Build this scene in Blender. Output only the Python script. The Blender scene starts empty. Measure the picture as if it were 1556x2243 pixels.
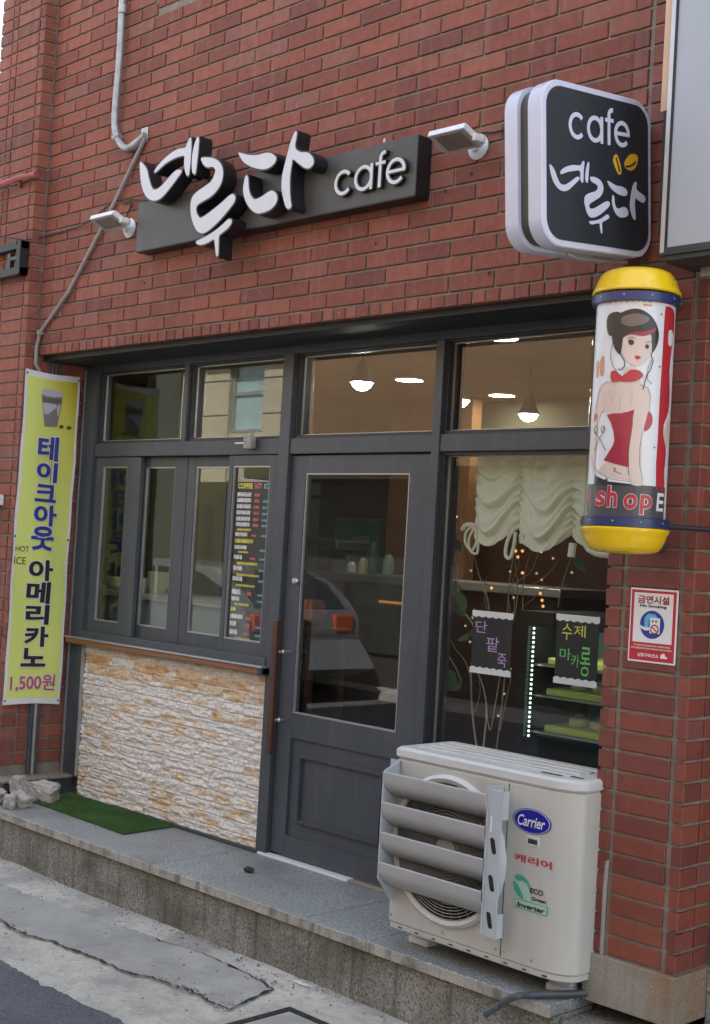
import bpy, bmesh, math, random
from mathutils import Vector, Matrix, Euler, noise
R_ = math.radians
sc = bpy.context.scene
COL = sc.collection
random.seed(11)

# ---------------------------------------------------------------- camera, sky, sun, exposure
CAM = Vector((6.7087, -3.9617, 1.5095))
YAW, PITCH, ROLL, F = .7964, .0263, .0568, 2920.11
MROT = (Euler((math.pi/2+PITCH, 0, YAW), 'XYZ').to_matrix() @ Euler((0, 0, ROLL), 'XYZ').to_matrix())
cd = bpy.data.cameras.new('camera'); cam = bpy.data.objects.new('camera', cd); COL.objects.link(cam)
cam.matrix_world = Matrix.Translation(CAM) @ MROT.to_4x4()
cd.sensor_fit = 'HORIZONTAL'; cd.sensor_width = 36; cd.lens = 36*F/1556
cd.clip_start = .05; cd.clip_end = 2000
sc.camera = cam
SUN_EL, SUN_AZ = 48, 20           # the sun stands behind the cafe: its front is in open shade
w = bpy.data.worlds.new('World'); sc.world = w; w.use_nodes = True
nt = w.node_tree; nt.nodes.clear()
sky = nt.nodes.new('ShaderNodeTexSky'); sky.sky_type = 'NISHITA'; sky.sun_disc = False
sky.sun_elevation = R_(SUN_EL); sky.sun_rotation = R_(SUN_AZ); sky.air_density = 1.2; sky.dust_density = 3
bg = nt.nodes.new('ShaderNodeBackground'); bg.inputs[1].default_value = .11
wo = nt.nodes.new('ShaderNodeOutputWorld')
hs = nt.nodes.new('ShaderNodeHueSaturation'); hs.inputs['Saturation'].default_value = .6   # a hazy, paler sky
nt.links.new(sky.outputs[0], hs.inputs['Color']); nt.links.new(hs.outputs[0], bg.inputs[0]); nt.links.new(bg.outputs[0], wo.inputs[0])
sd = bpy.data.lights.new('sun', 'SUN'); sd.energy = 5.0; sd.angle = R_(.5); sd.color = (1, .965, .91)
so = bpy.data.objects.new('sun', sd); COL.objects.link(so)
_d = Vector((math.sin(R_(SUN_AZ))*math.cos(R_(SUN_EL)), math.cos(R_(SUN_AZ))*math.cos(R_(SUN_EL)), math.sin(R_(SUN_EL))))
so.rotation_euler = _d.to_track_quat('Z', 'Y').to_euler()
vs = sc.view_settings; vs.view_transform = 'Standard'; vs.look = 'None'; vs.gamma = 1; vs.exposure = 2.55
sc.cycles.transparent_max_bounces = 24; sc.cycles.max_bounces = 8

# ---------------------------------------------------------------- helpers
def ray(px, py):
    return MROT @ Vector(((px-778)/F, (1121.5-py)/F, -1))
def aY(px, py, y): d = ray(px, py); return CAM + d*((y-CAM.y)/d.y)
def aX(px, py, x): d = ray(px, py); return CAM + d*((x-CAM.x)/d.x)
def aZ(px, py, z): d = ray(px, py); return CAM + d*((z-CAM.z)/d.z)
def aP(px, py, o, n): d = ray(px, py); return CAM + d*((o-CAM).dot(n)/d.dot(n))

ROOTM = {}
def tag(o, label=None, cat=None, group=None, kind=None):
    for k, v in (('label', label), ('category', cat), ('group', group), ('kind', kind)):
        if v: o[k] = v
    return o
def thing(name, label, cat, loc=(0, 0, 0), rot=None, group=None):
    o = bpy.data.objects.new(name, None); COL.objects.link(o)
    o.location = loc
    if rot: o.rotation_euler = rot
    o.empty_display_size = .1
    ROOTM[o] = Matrix.Translation(loc) @ (Euler(rot).to_matrix().to_4x4() if rot else Matrix.Identity(4))
    return tag(o, label, cat, group)
def rootm(o):
    while o is not None:
        if o in ROOTM: return ROOTM[o]
        o = o.parent
    return Matrix.Identity(4)

class MB:
    def __init__(s): s.v = []; s.f = []; s.mi = []; s.cur = 0; s.tone = None
    def add(s, vs, fs, m=None):
        b = len(s.v); s.v += [Vector(p) for p in vs]
        for f in fs: s.f.append([b+i for i in f]); s.mi.append(s.cur if m is None else m)
        return s
    def box(s, x0, x1, y0, y1, z0, z1, bev=0, mtx=None, m=None):
        if bev:
            bm = bmesh.new(); bmesh.ops.create_cube(bm, size=1)
            for v in bm.verts: v.co = Vector(((x0+x1)/2+v.co.x*(x1-x0), (y0+y1)/2+v.co.y*(y1-y0), (z0+z1)/2+v.co.z*(z1-z0)))
            bmesh.ops.bevel(bm, geom=bm.edges[:], offset=bev, segments=2, affect='EDGES', profile=.5)
            s.bm(bm, mtx, m); return s
        vs = [(x, y, z) for z in (z0, z1) for y in (y0, y1) for x in (x0, x1)]
        if mtx: vs = [mtx @ Vector(p) for p in vs]
        return s.add(vs, [(0, 2, 3, 1), (4, 5, 7, 6), (0, 1, 5, 4), (2, 6, 7, 3), (0, 4, 6, 2), (1, 3, 7, 5)], m)
    def bm(s, bm, mtx=None, m=None):
        bm.verts.index_update()
        vs = [(mtx @ v.co if mtx else v.co.copy()) for v in bm.verts]
        s.add(vs, [[v.index for v in f.verts] for f in bm.faces], m); bm.free(); return s
    def tube(s, pts, r, seg=10, cap=True, radii=None):
        pts = [Vector(p) for p in pts]; n = len(pts); rings = []
        up = Vector((0, 0, 1)); t0 = (pts[1]-pts[0]).normalized()
        nrm = t0.cross(up) if abs(t0.dot(up)) < .95 else t0.cross(Vector((1, 0, 0))); nrm.normalize()
        vs = []
        for i, p in enumerate(pts):
            t = ((pts[min(i+1, n-1)]-p).normalized() + (p-pts[max(i-1, 0)]).normalized())
            t.normalize() if t.length > 1e-9 else None
            nrm = (nrm - t*nrm.dot(t)); nrm.normalize(); b = t.cross(nrm)
            rr = radii[i] if radii else r
            for k in range(seg):
                a = 2*math.pi*k/seg; vs.append(p + (nrm*math.cos(a)+b*math.sin(a))*rr)
        fs = [(i*seg+k, i*seg+(k+1) % seg, (i+1)*seg+(k+1) % seg, (i+1)*seg+k) for i in range(n-1) for k in range(seg)]
        if cap: fs += [tuple(range(seg))[::-1], tuple((n-1)*seg+k for k in range(seg))]
        return s.add(vs, fs)
    def lathe(s, prof, o, axis=(0, 0, 1), seg=40, m=None, xa=None):
        ax = Vector(axis).normalized(); o = Vector(o)
        u = Vector(xa) if xa else (ax.cross(Vector((0, 1, 0))) if abs(ax.y) < .9 else ax.cross(Vector((1, 0, 0)))); u.normalize(); v = ax.cross(u)
        vs = []
        for r, h in prof:
            for k in range(seg):
                a = 2*math.pi*k/seg; vs.append(o+ax*h+(u*math.cos(a)+v*math.sin(a))*r)
        n = len(prof)
        fs = [(i*seg+k, i*seg+(k+1) % seg, (i+1)*seg+(k+1) % seg, (i+1)*seg+k) for i in range(n-1) for k in range(seg)]
        if prof[0][0] > 1e-6: fs.append(tuple(range(seg))[::-1])
        if prof[-1][0] > 1e-6: fs.append(tuple((n-1)*seg+k for k in range(seg)))
        return s.add(vs, fs, m)
    def prism(s, pts, off, m=None):
        """closed polygon pts (3D, planar) extruded by vector off"""
        bm = bmesh.new(); off = Vector(off)
        vs = [bm.verts.new(p) for p in pts]; f = bm.faces.new(vs)
        if f.calc_area() and off.length:
            g = bmesh.ops.extrude_face_region(bm, geom=[f])
            bmesh.ops.translate(bm, verts=[e for e in g['geom'] if isinstance(e, bmesh.types.BMVert)], vec=off)
        bmesh.ops.triangulate(bm, faces=[f for f in bm.faces if len(f.verts) > 4])
        bmesh.ops.recalc_face_normals(bm, faces=bm.faces[:])
        return s.bm(bm, None, m)
    def grid(s, fn, nu, nv, m=None, closed=False):
        vs = [fn(i/(nu-1), j/(nv-1)) for j in range(nv) for i in range(nu)]
        return s.add(vs, [(j*nu+i, j*nu+i+1, (j+1)*nu+i+1, (j+1)*nu+i) for j in range(nv-1) for i in range(nu-1)], m)
    def mapv(s, fn): s.v = [fn(p) for p in s.v]; return s
    def build(s, name, mats, parent=None, smooth=False, label=None):
        if not isinstance(mats, (list, tuple)): mats = [mats]
        me = bpy.data.meshes.new(name); inv = rootm(parent).inverted()
        me.from_pydata([inv @ p for p in s.v], [], s.f)
        for m in mats: me.materials.append(m)
        if len(mats) > 1: me.polygons.foreach_set('material_index', s.mi)
        if s.tone is not None:
            a = me.attributes.new('tone', 'FLOAT', 'FACE'); a.data.foreach_set('value', s.tone)
        if smooth:
            me.polygons.foreach_set('use_smooth', [True]*len(me.polygons))
            try: me.set_sharp_from_angle(angle=R_(35))
            except Exception: pass
        me.update()
        o = bpy.data.objects.new(name, me); COL.objects.link(o); o.parent = parent
        if label: o['label'] = label
        return o

def smoothpoly(pts, n=4):
    """closed Catmull-Rom through 2D points"""
    out = []; N = len(pts)
    for i in range(N):
        p0, p1, p2, p3 = [Vector(pts[(i+k-1) % N]) for k in range(4)]
        for k in range(n):
            t = k/n
            out.append(.5*((2*p1)+(p2-p0)*t+(2*p0-5*p1+4*p2-p3)*t*t+(3*p1-p0-3*p2+p3)*t**3))
    return out
def inset2(pts, d):
    """move a closed 2D outline outwards by d (either winding)"""
    N = len(pts); A = sum(pts[i].x*pts[(i+1) % N].y-pts[(i+1) % N].x*pts[i].y for i in range(N))
    sg = 1 if A > 0 else -1; out = []
    for i in range(N):
        t = (pts[(i+1) % N]-pts[i-1]).normalized(); out.append(pts[i]+Vector((t.y, -t.x))*d*sg)
    return out

def textgeo(body, bold=0, w=None, h=None, ital=0):
    """letters as flat faces in a box of size w x h (lower left at 0,0): ([(x, y)], faces)"""
    c = bpy.data.curves.new('lettering', 'FONT'); c.body = body; c.offset = bold; c.shear = ital; c.resolution_u = 4
    o = bpy.data.objects.new('lettering', c); COL.objects.link(o)
    bpy.context.view_layer.update()
    me = bpy.data.meshes.new_from_object(o.evaluated_get(bpy.context.evaluated_depsgraph_get()))
    vs = [v.co.copy() for v in me.vertices]; fs = [list(p.vertices) for p in me.polygons]
    bpy.data.objects.remove(o); bpy.data.curves.remove(c); bpy.data.meshes.remove(me)
    x0 = min(v.x for v in vs); x1 = max(v.x for v in vs); y0 = min(v.y for v in vs); y1 = max(v.y for v in vs)
    if h is None: h = w*(y1-y0)/(x1-x0)
    if w is None: w = h*(x1-x0)/(y1-y0)
    return [((v.x-x0)/(x1-x0)*w, (v.y-y0)/(y1-y0)*h) for v in vs], fs
def textmb(mb, body, o, ux, uy, w=None, h=None, bold=0, ital=0, center=False, m=None, lift=(0, 0, 0), grow=0):
    vs, fs = textgeo(body, bold, w, h, ital)
    o = Vector(o); ux = Vector(ux); uy = Vector(uy); lift = Vector(lift)
    W = max(v[0] for v in vs); H = max(v[1] for v in vs)
    if center: o = o-ux*W/2-uy*H/2
    if grow: vs = [((x/W)*(W+2*grow)-grow, (y/H)*(H+2*grow)-grow) for x, y in vs]
    n = ux.cross(uy)
    mb.add([o+ux*x+uy*y+lift for x, y in vs], fs if n.dot(lift) >= 0 else fs, m)

# ---------------------------------------------------------------- materials
def mat(name, col, rough=.6, metal=0., var=.12, vs=6., bump=0., bs=80., spec=.5, tone=None, spots=None, streak=None, coat=0., stretch=None, emit=0.):
    m = bpy.data.materials.new(name); m.use_nodes = True; t = m.node_tree; N = t.nodes; L = t.links
    b = N['Principled BSDF']; b.inputs['Roughness'].default_value = rough; b.inputs['Metallic'].default_value = metal
    b.inputs['Specular IOR Level'].default_value = spec; b.inputs['Coat Weight'].default_value = coat
    tc = N.new('ShaderNodeTexCoord'); vec = tc.outputs['Object']
    if stretch:
        mp = N.new('ShaderNodeMapping'); mp.inputs['Scale'].default_value = stretch; L.new(vec, mp.inputs['Vector']); vec = mp.outputs[0]
    rgb = N.new('ShaderNodeRGB'); rgb.outputs[0].default_value = (*col, 1); out = rgb.outputs[0]
    def noisef(scale, det=5):
        n = N.new('ShaderNodeTexNoise'); n.inputs['Scale'].default_value = scale; n.inputs['Detail'].default_value = det; n.inputs['Roughness'].default_value = .6
        L.new(vec, n.inputs['Vector']); return n.outputs['Fac']
    def mix(a, bcol, fac, mode='MIX'):
        x = N.new('ShaderNodeMix'); x.data_type = 'RGBA'; x.blend_type = mode
        if isinstance(fac, float): x.inputs[0].default_value = fac
        else: L.new(fac, x.inputs[0])
        L.new(a, x.inputs[6])
        if isinstance(bcol, tuple): x.inputs[7].default_value = (*bcol, 1)
        else: L.new(bcol, x.inputs[7])
        return x.outputs[2]
    def ramp(f, a, b_, c0=(0, 0, 0), c1=(1, 1, 1)):
        r = N.new('ShaderNodeValToRGB'); r.color_ramp.elements[0].position = a; r.color_ramp.elements[1].position = b_
        r.color_ramp.elements[0].color = (*c0, 1); r.color_ramp.elements[1].color = (*c1, 1); L.new(f, r.inputs[0]); return r.outputs[0]
    if tone:                                   # per-face colour range (each brick its own firing)
        at = N.new('ShaderNodeAttribute'); at.attribute_name = 'tone'
        r = N.new('ShaderNodeValToRGB'); cr = r.color_ramp
        while len(cr.elements) < len(tone): cr.elements.new(.5)
        for e, (p, c) in zip(cr.elements, tone): e.position = p; e.color = (*c, 1)
        L.new(at.outputs['Fac'], r.inputs[0]); out = r.outputs[0]
    if var:
        out = mix(out, ramp(noisef(vs), .3, .7, (1-var,)*3, (1+var,)*3), 1., 'MULTIPLY')
    for sp in (spots or []):                   # (colour, scale, lo, hi, amount)
        c, s_, lo, hi, am = sp
        f = ramp(noisef(s_, 3), lo, hi, (0, 0, 0), (am,)*3); out = mix(out, c, f)
    if streak:                                 # rain streaks: (colour, amount)
        mp = N.new('ShaderNodeMapping'); mp.inputs['Scale'].default_value = (22, 22, 1.2); L.new(tc.outputs['Object'], mp.inputs['Vector'])
        n = N.new('ShaderNodeTexNoise'); n.inputs['Scale'].default_value = 1; n.inputs['Detail'].default_value = 4; L.new(mp.outputs[0], n.inputs['Vector'])
        out = mix(out, streak[0], ramp(n.outputs['Fac'], .52, .72, (0, 0, 0), (streak[1],)*3))
    L.new(out, b.inputs['Base Color'])
    if bump:
        bp = N.new('ShaderNodeBump'); bp.inputs['Strength'].default_value = 1; bp.inputs['Distance'].default_value = bump
        L.new(noisef(bs, 6), bp.inputs['Height']); L.new(bp.outputs[0], b.inputs['Normal'])
    if emit:
        L.new(out, b.inputs['Emission Color']); b.inputs['Emission Strength'].default_value = emit
    return m
def glow(name, col, s):
    m = bpy.data.materials.new(name); m.use_nodes = True; t = m.node_tree; t.nodes.clear()
    e = t.nodes.new('ShaderNodeEmission'); e.inputs[0].default_value = (*col, 1); e.inputs[1].default_value = s
    o = t.nodes.new('ShaderNodeOutputMaterial'); t.links.new(e.outputs[0], o.inputs[0]); return m
def glass(name, tint=(.9, .95, .93), f0=.06, rough=.0):
    m = bpy.data.materials.new(name); m.use_nodes = True; t = m.node_tree; t.nodes.clear()
    tr = t.nodes.new('ShaderNodeBsdfTransparent'); tr.inputs[0].default_value = (*tint, 1)
    gl = t.nodes.new('ShaderNodeBsdfGlossy'); gl.inputs['Roughness'].default_value = rough
    fr = t.nodes.new('ShaderNodeFresnel'); fr.inputs[0].default_value = (1+math.sqrt(f0))/(1-math.sqrt(f0))
    mx = t.nodes.new('ShaderNodeMixShader'); o = t.nodes.new('ShaderNodeOutputMaterial')
    ge = t.nodes.new('ShaderNodeNewGeometry'); iv = t.nodes.new('ShaderNodeMath'); iv.operation = 'SUBTRACT'; iv.inputs[0].default_value = 1; t.links.new(ge.outputs['Backfacing'], iv.inputs[1])
    mu = t.nodes.new('ShaderNodeMath'); mu.operation = 'MULTIPLY'; t.links.new(fr.outputs[0], mu.inputs[0]); t.links.new(iv.outputs[0], mu.inputs[1])   # each sheet mirrors on its outer face only
    t.links.new(mu.outputs[0], mx.inputs[0]); t.links.new(tr.outputs[0], mx.inputs[1]); t.links.new(gl.outputs[0], mx.inputs[2]); t.links.new(mx.outputs[0], o.inputs[0])
    return m

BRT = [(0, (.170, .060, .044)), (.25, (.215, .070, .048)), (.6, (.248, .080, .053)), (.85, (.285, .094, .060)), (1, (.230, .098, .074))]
BRP = [(p, (c[0]*.84, c[1]*.72, c[2]*.72)) for p, c in BRT]       # redder pillar brick, its colour also darkened to stand for shade
M = {}
M['brick'] = mat('fired brick', (.2, .05, .04), .75, tone=BRT, var=.16, vs=30, bump=.0012, bs=240, spec=.28, spots=[((.30, .20, .17), 9, .60, .78, .25), ((.07, .03, .025), 1.6, .54, .75, .4), ((.42, .33, .29), 26, .66, .74, .5)], streak=((.36, .26, .23), .20))
M['brick2'] = mat('shade darkened red brick', (.2, .05, .04), .6, tone=BRP, var=.12, vs=30, bump=.0008, bs=240, spec=.45, spots=[((.07, .03, .025), 2.2, .58, .75, .3)])
M['mortar'] = mat('grey brown mortar', (.23, .20, .165), .95, var=.25, vs=14, bump=.0012, bs=200, spec=.15)
M['plain'] = mat('painted render', (.3, .28, .25), .9, var=.15, vs=1.5)
M['frame'] = mat('slate grey painted aluminium', (.060, .070, .082), .42, var=.10, vs=5, spec=.45, bump=.0002, bs=400, spots=[((.10, .105, .11), 7, .58, .78, .45), ((.16, .16, .155), 45, .68, .76, .5)], streak=((.12, .122, .12), .22))
M['frame2'] = mat('dark slate steel', (.030, .034, .038), .5, var=.15, vs=4)
M['trim'] = mat('bare aluminium bead', (.42, .43, .43), .35, metal=.6, var=.1)
M['black'] = mat('black rubber', (.012, .012, .014), .55, var=.1)
M['tile'] = mat('split face stone', (.6, .5, .4), .82, tone=[(0, (.60, .58, .54)), (.36, (.68, .66, .61)), (.52, (.65, .58, .47)), (.74, (.61, .46, .29)), (1, (.54, .34, .17))], var=.22, vs=45, bump=.002, bs=90, spec=.2)
M['grout'] = mat('pale grout', (.55, .52, .46), .9, var=.1)
M['granite'] = mat('grey granite', (.25, .268, .268), .45, var=.2, vs=2.2, spec=.4, spots=[((.55, .57, .56), 95, .54, .60, .8), ((.055, .06, .062), 80, .56, .63, .85), ((.16, .155, .135), 2.6, .46, .66, .65), ((.36, .37, .36), 1.3, .5, .7, .5), ((.10, .098, .09), 9, .62, .74, .5)], bump=.0004, bs=200)
M['granite2'] = mat('weathered granite riser', (.225, .215, .185), .8, var=.25, vs=3, spec=.25, spots=[((.42, .42, .39), 120, .53, .61, .7), ((.05, .048, .04), 100, .54, .62, .8), ((.09, .085, .06), 3.5, .48, .7, .7)], streak=((.05, .045, .035), .55), bump=.0006, bs=160)
M['granite3'] = mat('rust stained granite', (.27, .25, .21), .75, var=.2, vs=4, spots=[((.25, .15, .07), 3.6, .46, .64, .8), ((.42, .41, .38), 160, .56, .66, .6), ((.07, .065, .05), 140, .58, .68, .6)], streak=((.10, .075, .04), .3), bump=.0004, bs=160)
M['concrete'] = mat('worn concrete', (.45, .435, .375), .92, var=.25, vs=2.4, spec=.2, bump=.004, bs=38, spots=[((.56, .53, .45), 5, .54, .70, .7), ((.22, .215, .195), 3.1, .52, .70, .7), ((.16, .15, .13), 110, .57, .66, .7), ((.62, .60, .54), 55, .60, .70, .6), ((.30, .29, .27), 22, .50, .62, .5)])
M['concrete2'] = mat('smooth concrete skim', (.33, .325, .295), .9, var=.16, vs=3, spec=.2, bump=.002, bs=60, spots=[((.42, .41, .37), 7, .52, .70, .6), ((.17, .165, .15), 130, .60, .68, .6), ((.24, .235, .215), 4, .5, .68, .6)])
M['crack'] = mat('dirt filled crack', (.045, .043, .038), .98, var=.4, vs=40, bump=.004, bs=80, spec=.1)
M['asphalt'] = mat('asphalt', (.085, .092, .104), .9, var=.2, vs=3, spec=.3, bump=.005, bs=90, spots=[((.17, .175, .18), 75, .57, .65, .75), ((.03, .032, .036), 60, .57, .66, .7), ((.12, .125, .13), 3, .5, .7, .4)])
M['steel'] = mat('brushed steel', (.55, .55, .54), .3, metal=.9, var=.1, vs=12)
M['galv'] = mat('galvanised conduit', (.36, .36, .35), .45, metal=.55, var=.25, vs=18, spots=[((.20, .15, .11), 14, .58, .72, .6)])
M['pvc'] = mat('grey plastic conduit', (.30, .27, .25), .6, var=.15, vs=10)
M['white'] = mat('white painted metal', (.72, .74, .75), .4, var=.06, vs=6)
M['signbox'] = mat('dark olive sign box', (.058, .058, .050), .45, var=.16, vs=5, spec=.4, bump=.0002, bs=300, streak=((.11, .11, .10), .18))
M['signside'] = mat('black sign returns', (.012, .012, .014), .42, var=.15, vs=8)
M['face'] = mat('white acrylic', (.58, .58, .60), .35, var=.05, vs=7)
M['edge'] = mat('pale blue white acrylic rim', (.53, .56, .68), .3, var=.06, vs=5, coat=.2)
M['dark_face'] = mat('charcoal sign film', (.020, .024, .030), .38, var=.1, vs=8)
M['gold'] = mat('yellow film', (.62, .36, .015), .4, var=.06)
M['ac'] = mat('ivory enamel', (.49, .49, .445), .38, var=.06, vs=3, coat=.15, spots=[((.36, .33, .27), 6, .56, .78, .35), ((.30, .27, .22), 38, .68, .78, .4)], streak=((.34, .31, .25), .22))
M['ac_lid'] = mat('ivory lid enamel', (.57, .58, .565), .35, var=.08, vs=5, spots=[((.35, .34, .31), 9, .60, .78, .4)])
M['louver'] = mat('grey moulded plastic', (.37, .38, .375), .42, var=.08, vs=6, spots=[((.28, .27, .25), 12, .60, .76, .4)])
M['bracket'] = mat('blue grey plastic', (.43, .47, .50), .45, var=.07)
M['yellow'] = mat('glossy yellow plastic', (.78, .53, .012), .25, var=.10, vs=4, coat=.3, spots=[((.45, .27, .02), 7, .6, .78, .5)])
M['navy'] = mat('navy blue plastic', (.020, .034, .115), .35, var=.12)
M['wood'] = mat('varnished brown timber', (.22, .095, .042), .5, var=.3, vs=9, stretch=(.25, 6, 8))
M['wood2'] = mat('dark brown handle timber', (.075, .028, .018), .45, var=.3, vs=9, stretch=(8, 8, .4))
M['turf'] = mat('artificial turf', (.055, .155, .035), .85, tone=[(0, (.045, .095, .030)), (.5, (.080, .170, .050)), (1, (.150, .260, .085))], var=.15, vs=9, spec=.2)
M['turf2'] = mat('turf backing', (.022, .055, .018), .9)
M['rubble'] = mat('broken concrete', (.40, .375, .33), .95, var=.25, vs=14, bump=.004, bs=60, spots=[((.22, .21, .18), 20, .52, .7, .6), ((.55, .53, .49), 35, .58, .7, .5), ((.12, .115, .10), 90, .58, .68, .6)])
M['basalt'] = mat('dark basalt tile', (.045, .052, .064), .5, var=.2, vs=6)
M['cream'] = mat('cream voile', (.86, .84, .70), .9, var=.05, vs=4, spec=.1, bump=.0006, bs=500)
M['glass'] = glass('window glass', (.93, .96, .945), .068)
M['clear'] = glass('clear acrylic', (.95, .96, .97), .022, .03)
t_ = M['cream'].node_tree; tl_ = t_.nodes.new('ShaderNodeBsdfTranslucent'); tl_.inputs[0].default_value = (.86, .83, .68, 1); mx_ = t_.nodes.new('ShaderNodeMixShader'); mx_.inputs[0].default_value = .35
t_.links.new(t_.nodes['Principled BSDF'].outputs[0], mx_.inputs[1]); t_.links.new(tl_.outputs[0], mx_.inputs[2]); t_.links.new(mx_.outputs[0], t_.nodes['Material Output'].inputs[0])
def meshfilm():
    m = bpy.data.materials.new('perforated film'); m.use_nodes = True; t = m.node_tree; t.nodes.clear(); N = t.nodes; L = t.links
    tc = N.new('ShaderNodeTexCoord'); sp = N.new('ShaderNodeSeparateXYZ'); L.new(tc.outputs['Object'], sp.inputs[0])
    def mth(op, a, b=None, v=None):
        n = N.new('ShaderNodeMath'); n.operation = op; L.new(a, n.inputs[0])
        if b is not None: L.new(b, n.inputs[1])
        if v is not None: n.inputs[1].default_value = v
        return n.outputs[0]
    k = math.pi/.0085
    p = mth('SINE', mth('MULTIPLY', mth('ADD', sp.outputs['X'], sp.outputs['Z']), v=k)); q = mth('SINE', mth('MULTIPLY', mth('SUBTRACT', sp.outputs['X'], sp.outputs['Z']), v=k))
    f = mth('MULTIPLY', mth('GREATER_THAN', mth('MULTIPLY', mth('ABSOLUTE', p), mth('ABSOLUTE', q)), v=.30), v=.42)
    tr = N.new('ShaderNodeBsdfTransparent'); df = N.new('ShaderNodeBsdfDiffuse'); df.inputs[0].default_value = (.05, .045, .04, 1); mx = N.new('ShaderNodeMixShader'); o = N.new('ShaderNodeOutputMaterial')
    L.new(f, mx.inputs[0]); L.new(tr.outputs[0], mx.inputs[1]); L.new(df.outputs[0], mx.inputs[2]); L.new(mx.outputs[0], o.inputs[0]); return m
M['film'] = meshfilm()
def paint(name, col, r=.5, **k): return mat(name, col, r, var=k.pop('var', .05), **k)
M['green'] = paint('olive green wall paint', (.20, .23, .07), .8)
M['navytext'] = paint('navy ink', (.035, .050, .27)); M['inkblack'] = paint('black ink', (.016, .016, .022)); M['pinkink'] = paint('pink red ink', (.48, .06, .17))
M['whiteink'] = paint('white ink', (.72, .73, .74)); M['red'] = paint('red ink', (.46, .022, .035)); M['redd'] = paint('deep red ink', (.30, .012, .035))
M['skin'] = paint('printed skin tone', (.66, .53, .45)); M['dress'] = paint('printed deep red', (.34, .012, .035)); M['hair'] = paint('printed brown black hair', (.014, .011, .011)); M['band'] = paint('printed charcoal band', (.060, .058, .062)); M['hair2'] = paint('printed hair highlight', (.16, .115, .10)); M['skin2'] = paint('printed skin shade', (.52, .35, .27))
M['orange'] = paint('printed orange', (.62, .25, .12))
M['blue'] = paint('signal blue', (.015, .05, .30)); M['cyan'] = paint('light blue ink', (.12, .42, .66)); M['logo'] = paint('royal blue enamel', (.010, .012, .28), .3); M['leafg'] = paint('green ink', (.05, .36, .24)); M['leafl'] = paint('pale green ink', (.36, .55, .43))
M['chalk_y'] = paint('yellow chalk', (.74, .68, .10)); M['chalk_g'] = paint('green chalk', (.16, .60, .14)); M['chalk_p'] = paint('violet chalk', (.50, .34, .64)); M['chalk_r'] = paint('red chalk', (.74, .16, .17)); M['chalk_b'] = paint('teal chalk', (.20, .46, .56)); M['chalk_w'] = paint('white chalk', (.84, .85, .82))
M['board'] = paint('black board film', (.022, .022, .024), .7)
M['ceil'] = mat('tan ceiling boards', (.33, .215, .125), .8, var=.1, vs=2)
M['brownw'] = mat('dark brown panelling', (.070, .030, .022), .7, var=.25, vs=3)
M['floor'] = mat('brown floor tile', (.24, .195, .145), .5, var=.2, vs=2)
M['leaf'] = mat('green leaf', (.050, .105, .045), .6, var=.25, vs=10)
M['twig'] = mat('bleached twig', (.34, .29, .21), .8, var=.2, vs=14)
M['greyw'] = mat('grey green wall paint', (.16, .18, .14), .8, var=.1, vs=2)

# ================================================================ ground, road, pavement
GZ = -.255
def struct(o): o['kind'] = 'structure'; return o
m = MB(); m.box(-400, 400, -400, 400, -.6, -.33); struct(m.build('ground', M['plain']))
def pave(u, v):
    x = -9+20*u; y = -1.5+1.285*v
    return Vector((x, y, GZ+.010*noise.noise((x*1.3, y*1.5, 0))+.004*noise.noise((x*6, y*6, 3))-.002))
m = MB(); m.grid(pave, 400, 40); struct(m.build('pavement', M['concrete'], smooth=True))
m = MB()
xs = [-60+1.0*i for i in range(51)]+[-10+.012*i for i in range(1667)]+[10+1.*i for i in range(51)]
top = [Vector((x, -1.09+.035*noise.noise((x*1.1, 0, 5))+.012*noise.noise((x*7, 0, 9))+.035*noise.fractal((x*19, 0, 2), .5, 2.2, 4)*max(0, noise.noise((x*3, 1, 1))+.35), 0)) for x in xs]
vs = []; n = len(xs)
for p in top: vs += [(p.x, p.y, GZ-.02), (p.x, p.y-.012, GZ+.014), (p.x, -1.8, GZ+.012), (p.x, -6.46, GZ+.012)]
m.add(vs, [(4*i+k, 4*(i+1)+k, 4*(i+1)+k+1, 4*i+k+1) for i in range(n-1) for k in range(3)])
struct(m.build('road', M['asphalt']))
m = MB(); m.box(-60, 60, -7.2, -6.45, -.34, GZ+.10, 0); struct(m.build('far_pavement', M['concrete2']))
# the patched, cracked skim of concrete next to the step
low = [(0, 2012), (35, 2035), (60, 2046), (110, 2058), (150, 2075), (205, 2095), (260, 2120), (300, 2132), (345, 2145), (400, 2160), (440, 2180), (500, 2210)]
upp = [(600, 2165), (585, 2152), (560, 2140), (500, 2112), (440, 2085), (385, 2070), (330, 2050), (250, 2022), (160, 1990), (100, 1972), (50, 1955), (0, 1935)]
lowW = [aZ(x, y, GZ+.012) for x, y in low]; uppW = [aZ(x, y, GZ+.012) for x, y in upp]
lowW = [Vector((lowW[0].x-2.2, lowW[0].y-.05, GZ))]+[Vector((lowW[0].x-1.0, lowW[0].y+.04, GZ))]+lowW
uppW = uppW+[Vector((uppW[-1].x-.9, uppW[-1].y+.02, GZ)), Vector((uppW[-1].x-2.2, uppW[-1].y, GZ))]
def jag(ps, k=14, a=.007):
    out = []
    for p, q in zip(ps, ps[1:]):
        for i in range(k):
            c = p.lerp(q, i/k); out.append(c+Vector((a*noise.fractal(c*17, .6, 2.3, 5), a*2.2*noise.fractal(c*13+Vector((7, 0, 0)), .6, 2.3, 5), 0)))
    return out+[ps[-1]]
ring = jag(lowW)+jag(uppW)
m = MB(); m.prism([Vector((p.x, p.y, GZ-.01)) for p in ring], (0, 0, .0165)); struct(m.build('pavement_skim', M['concrete2']))
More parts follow.
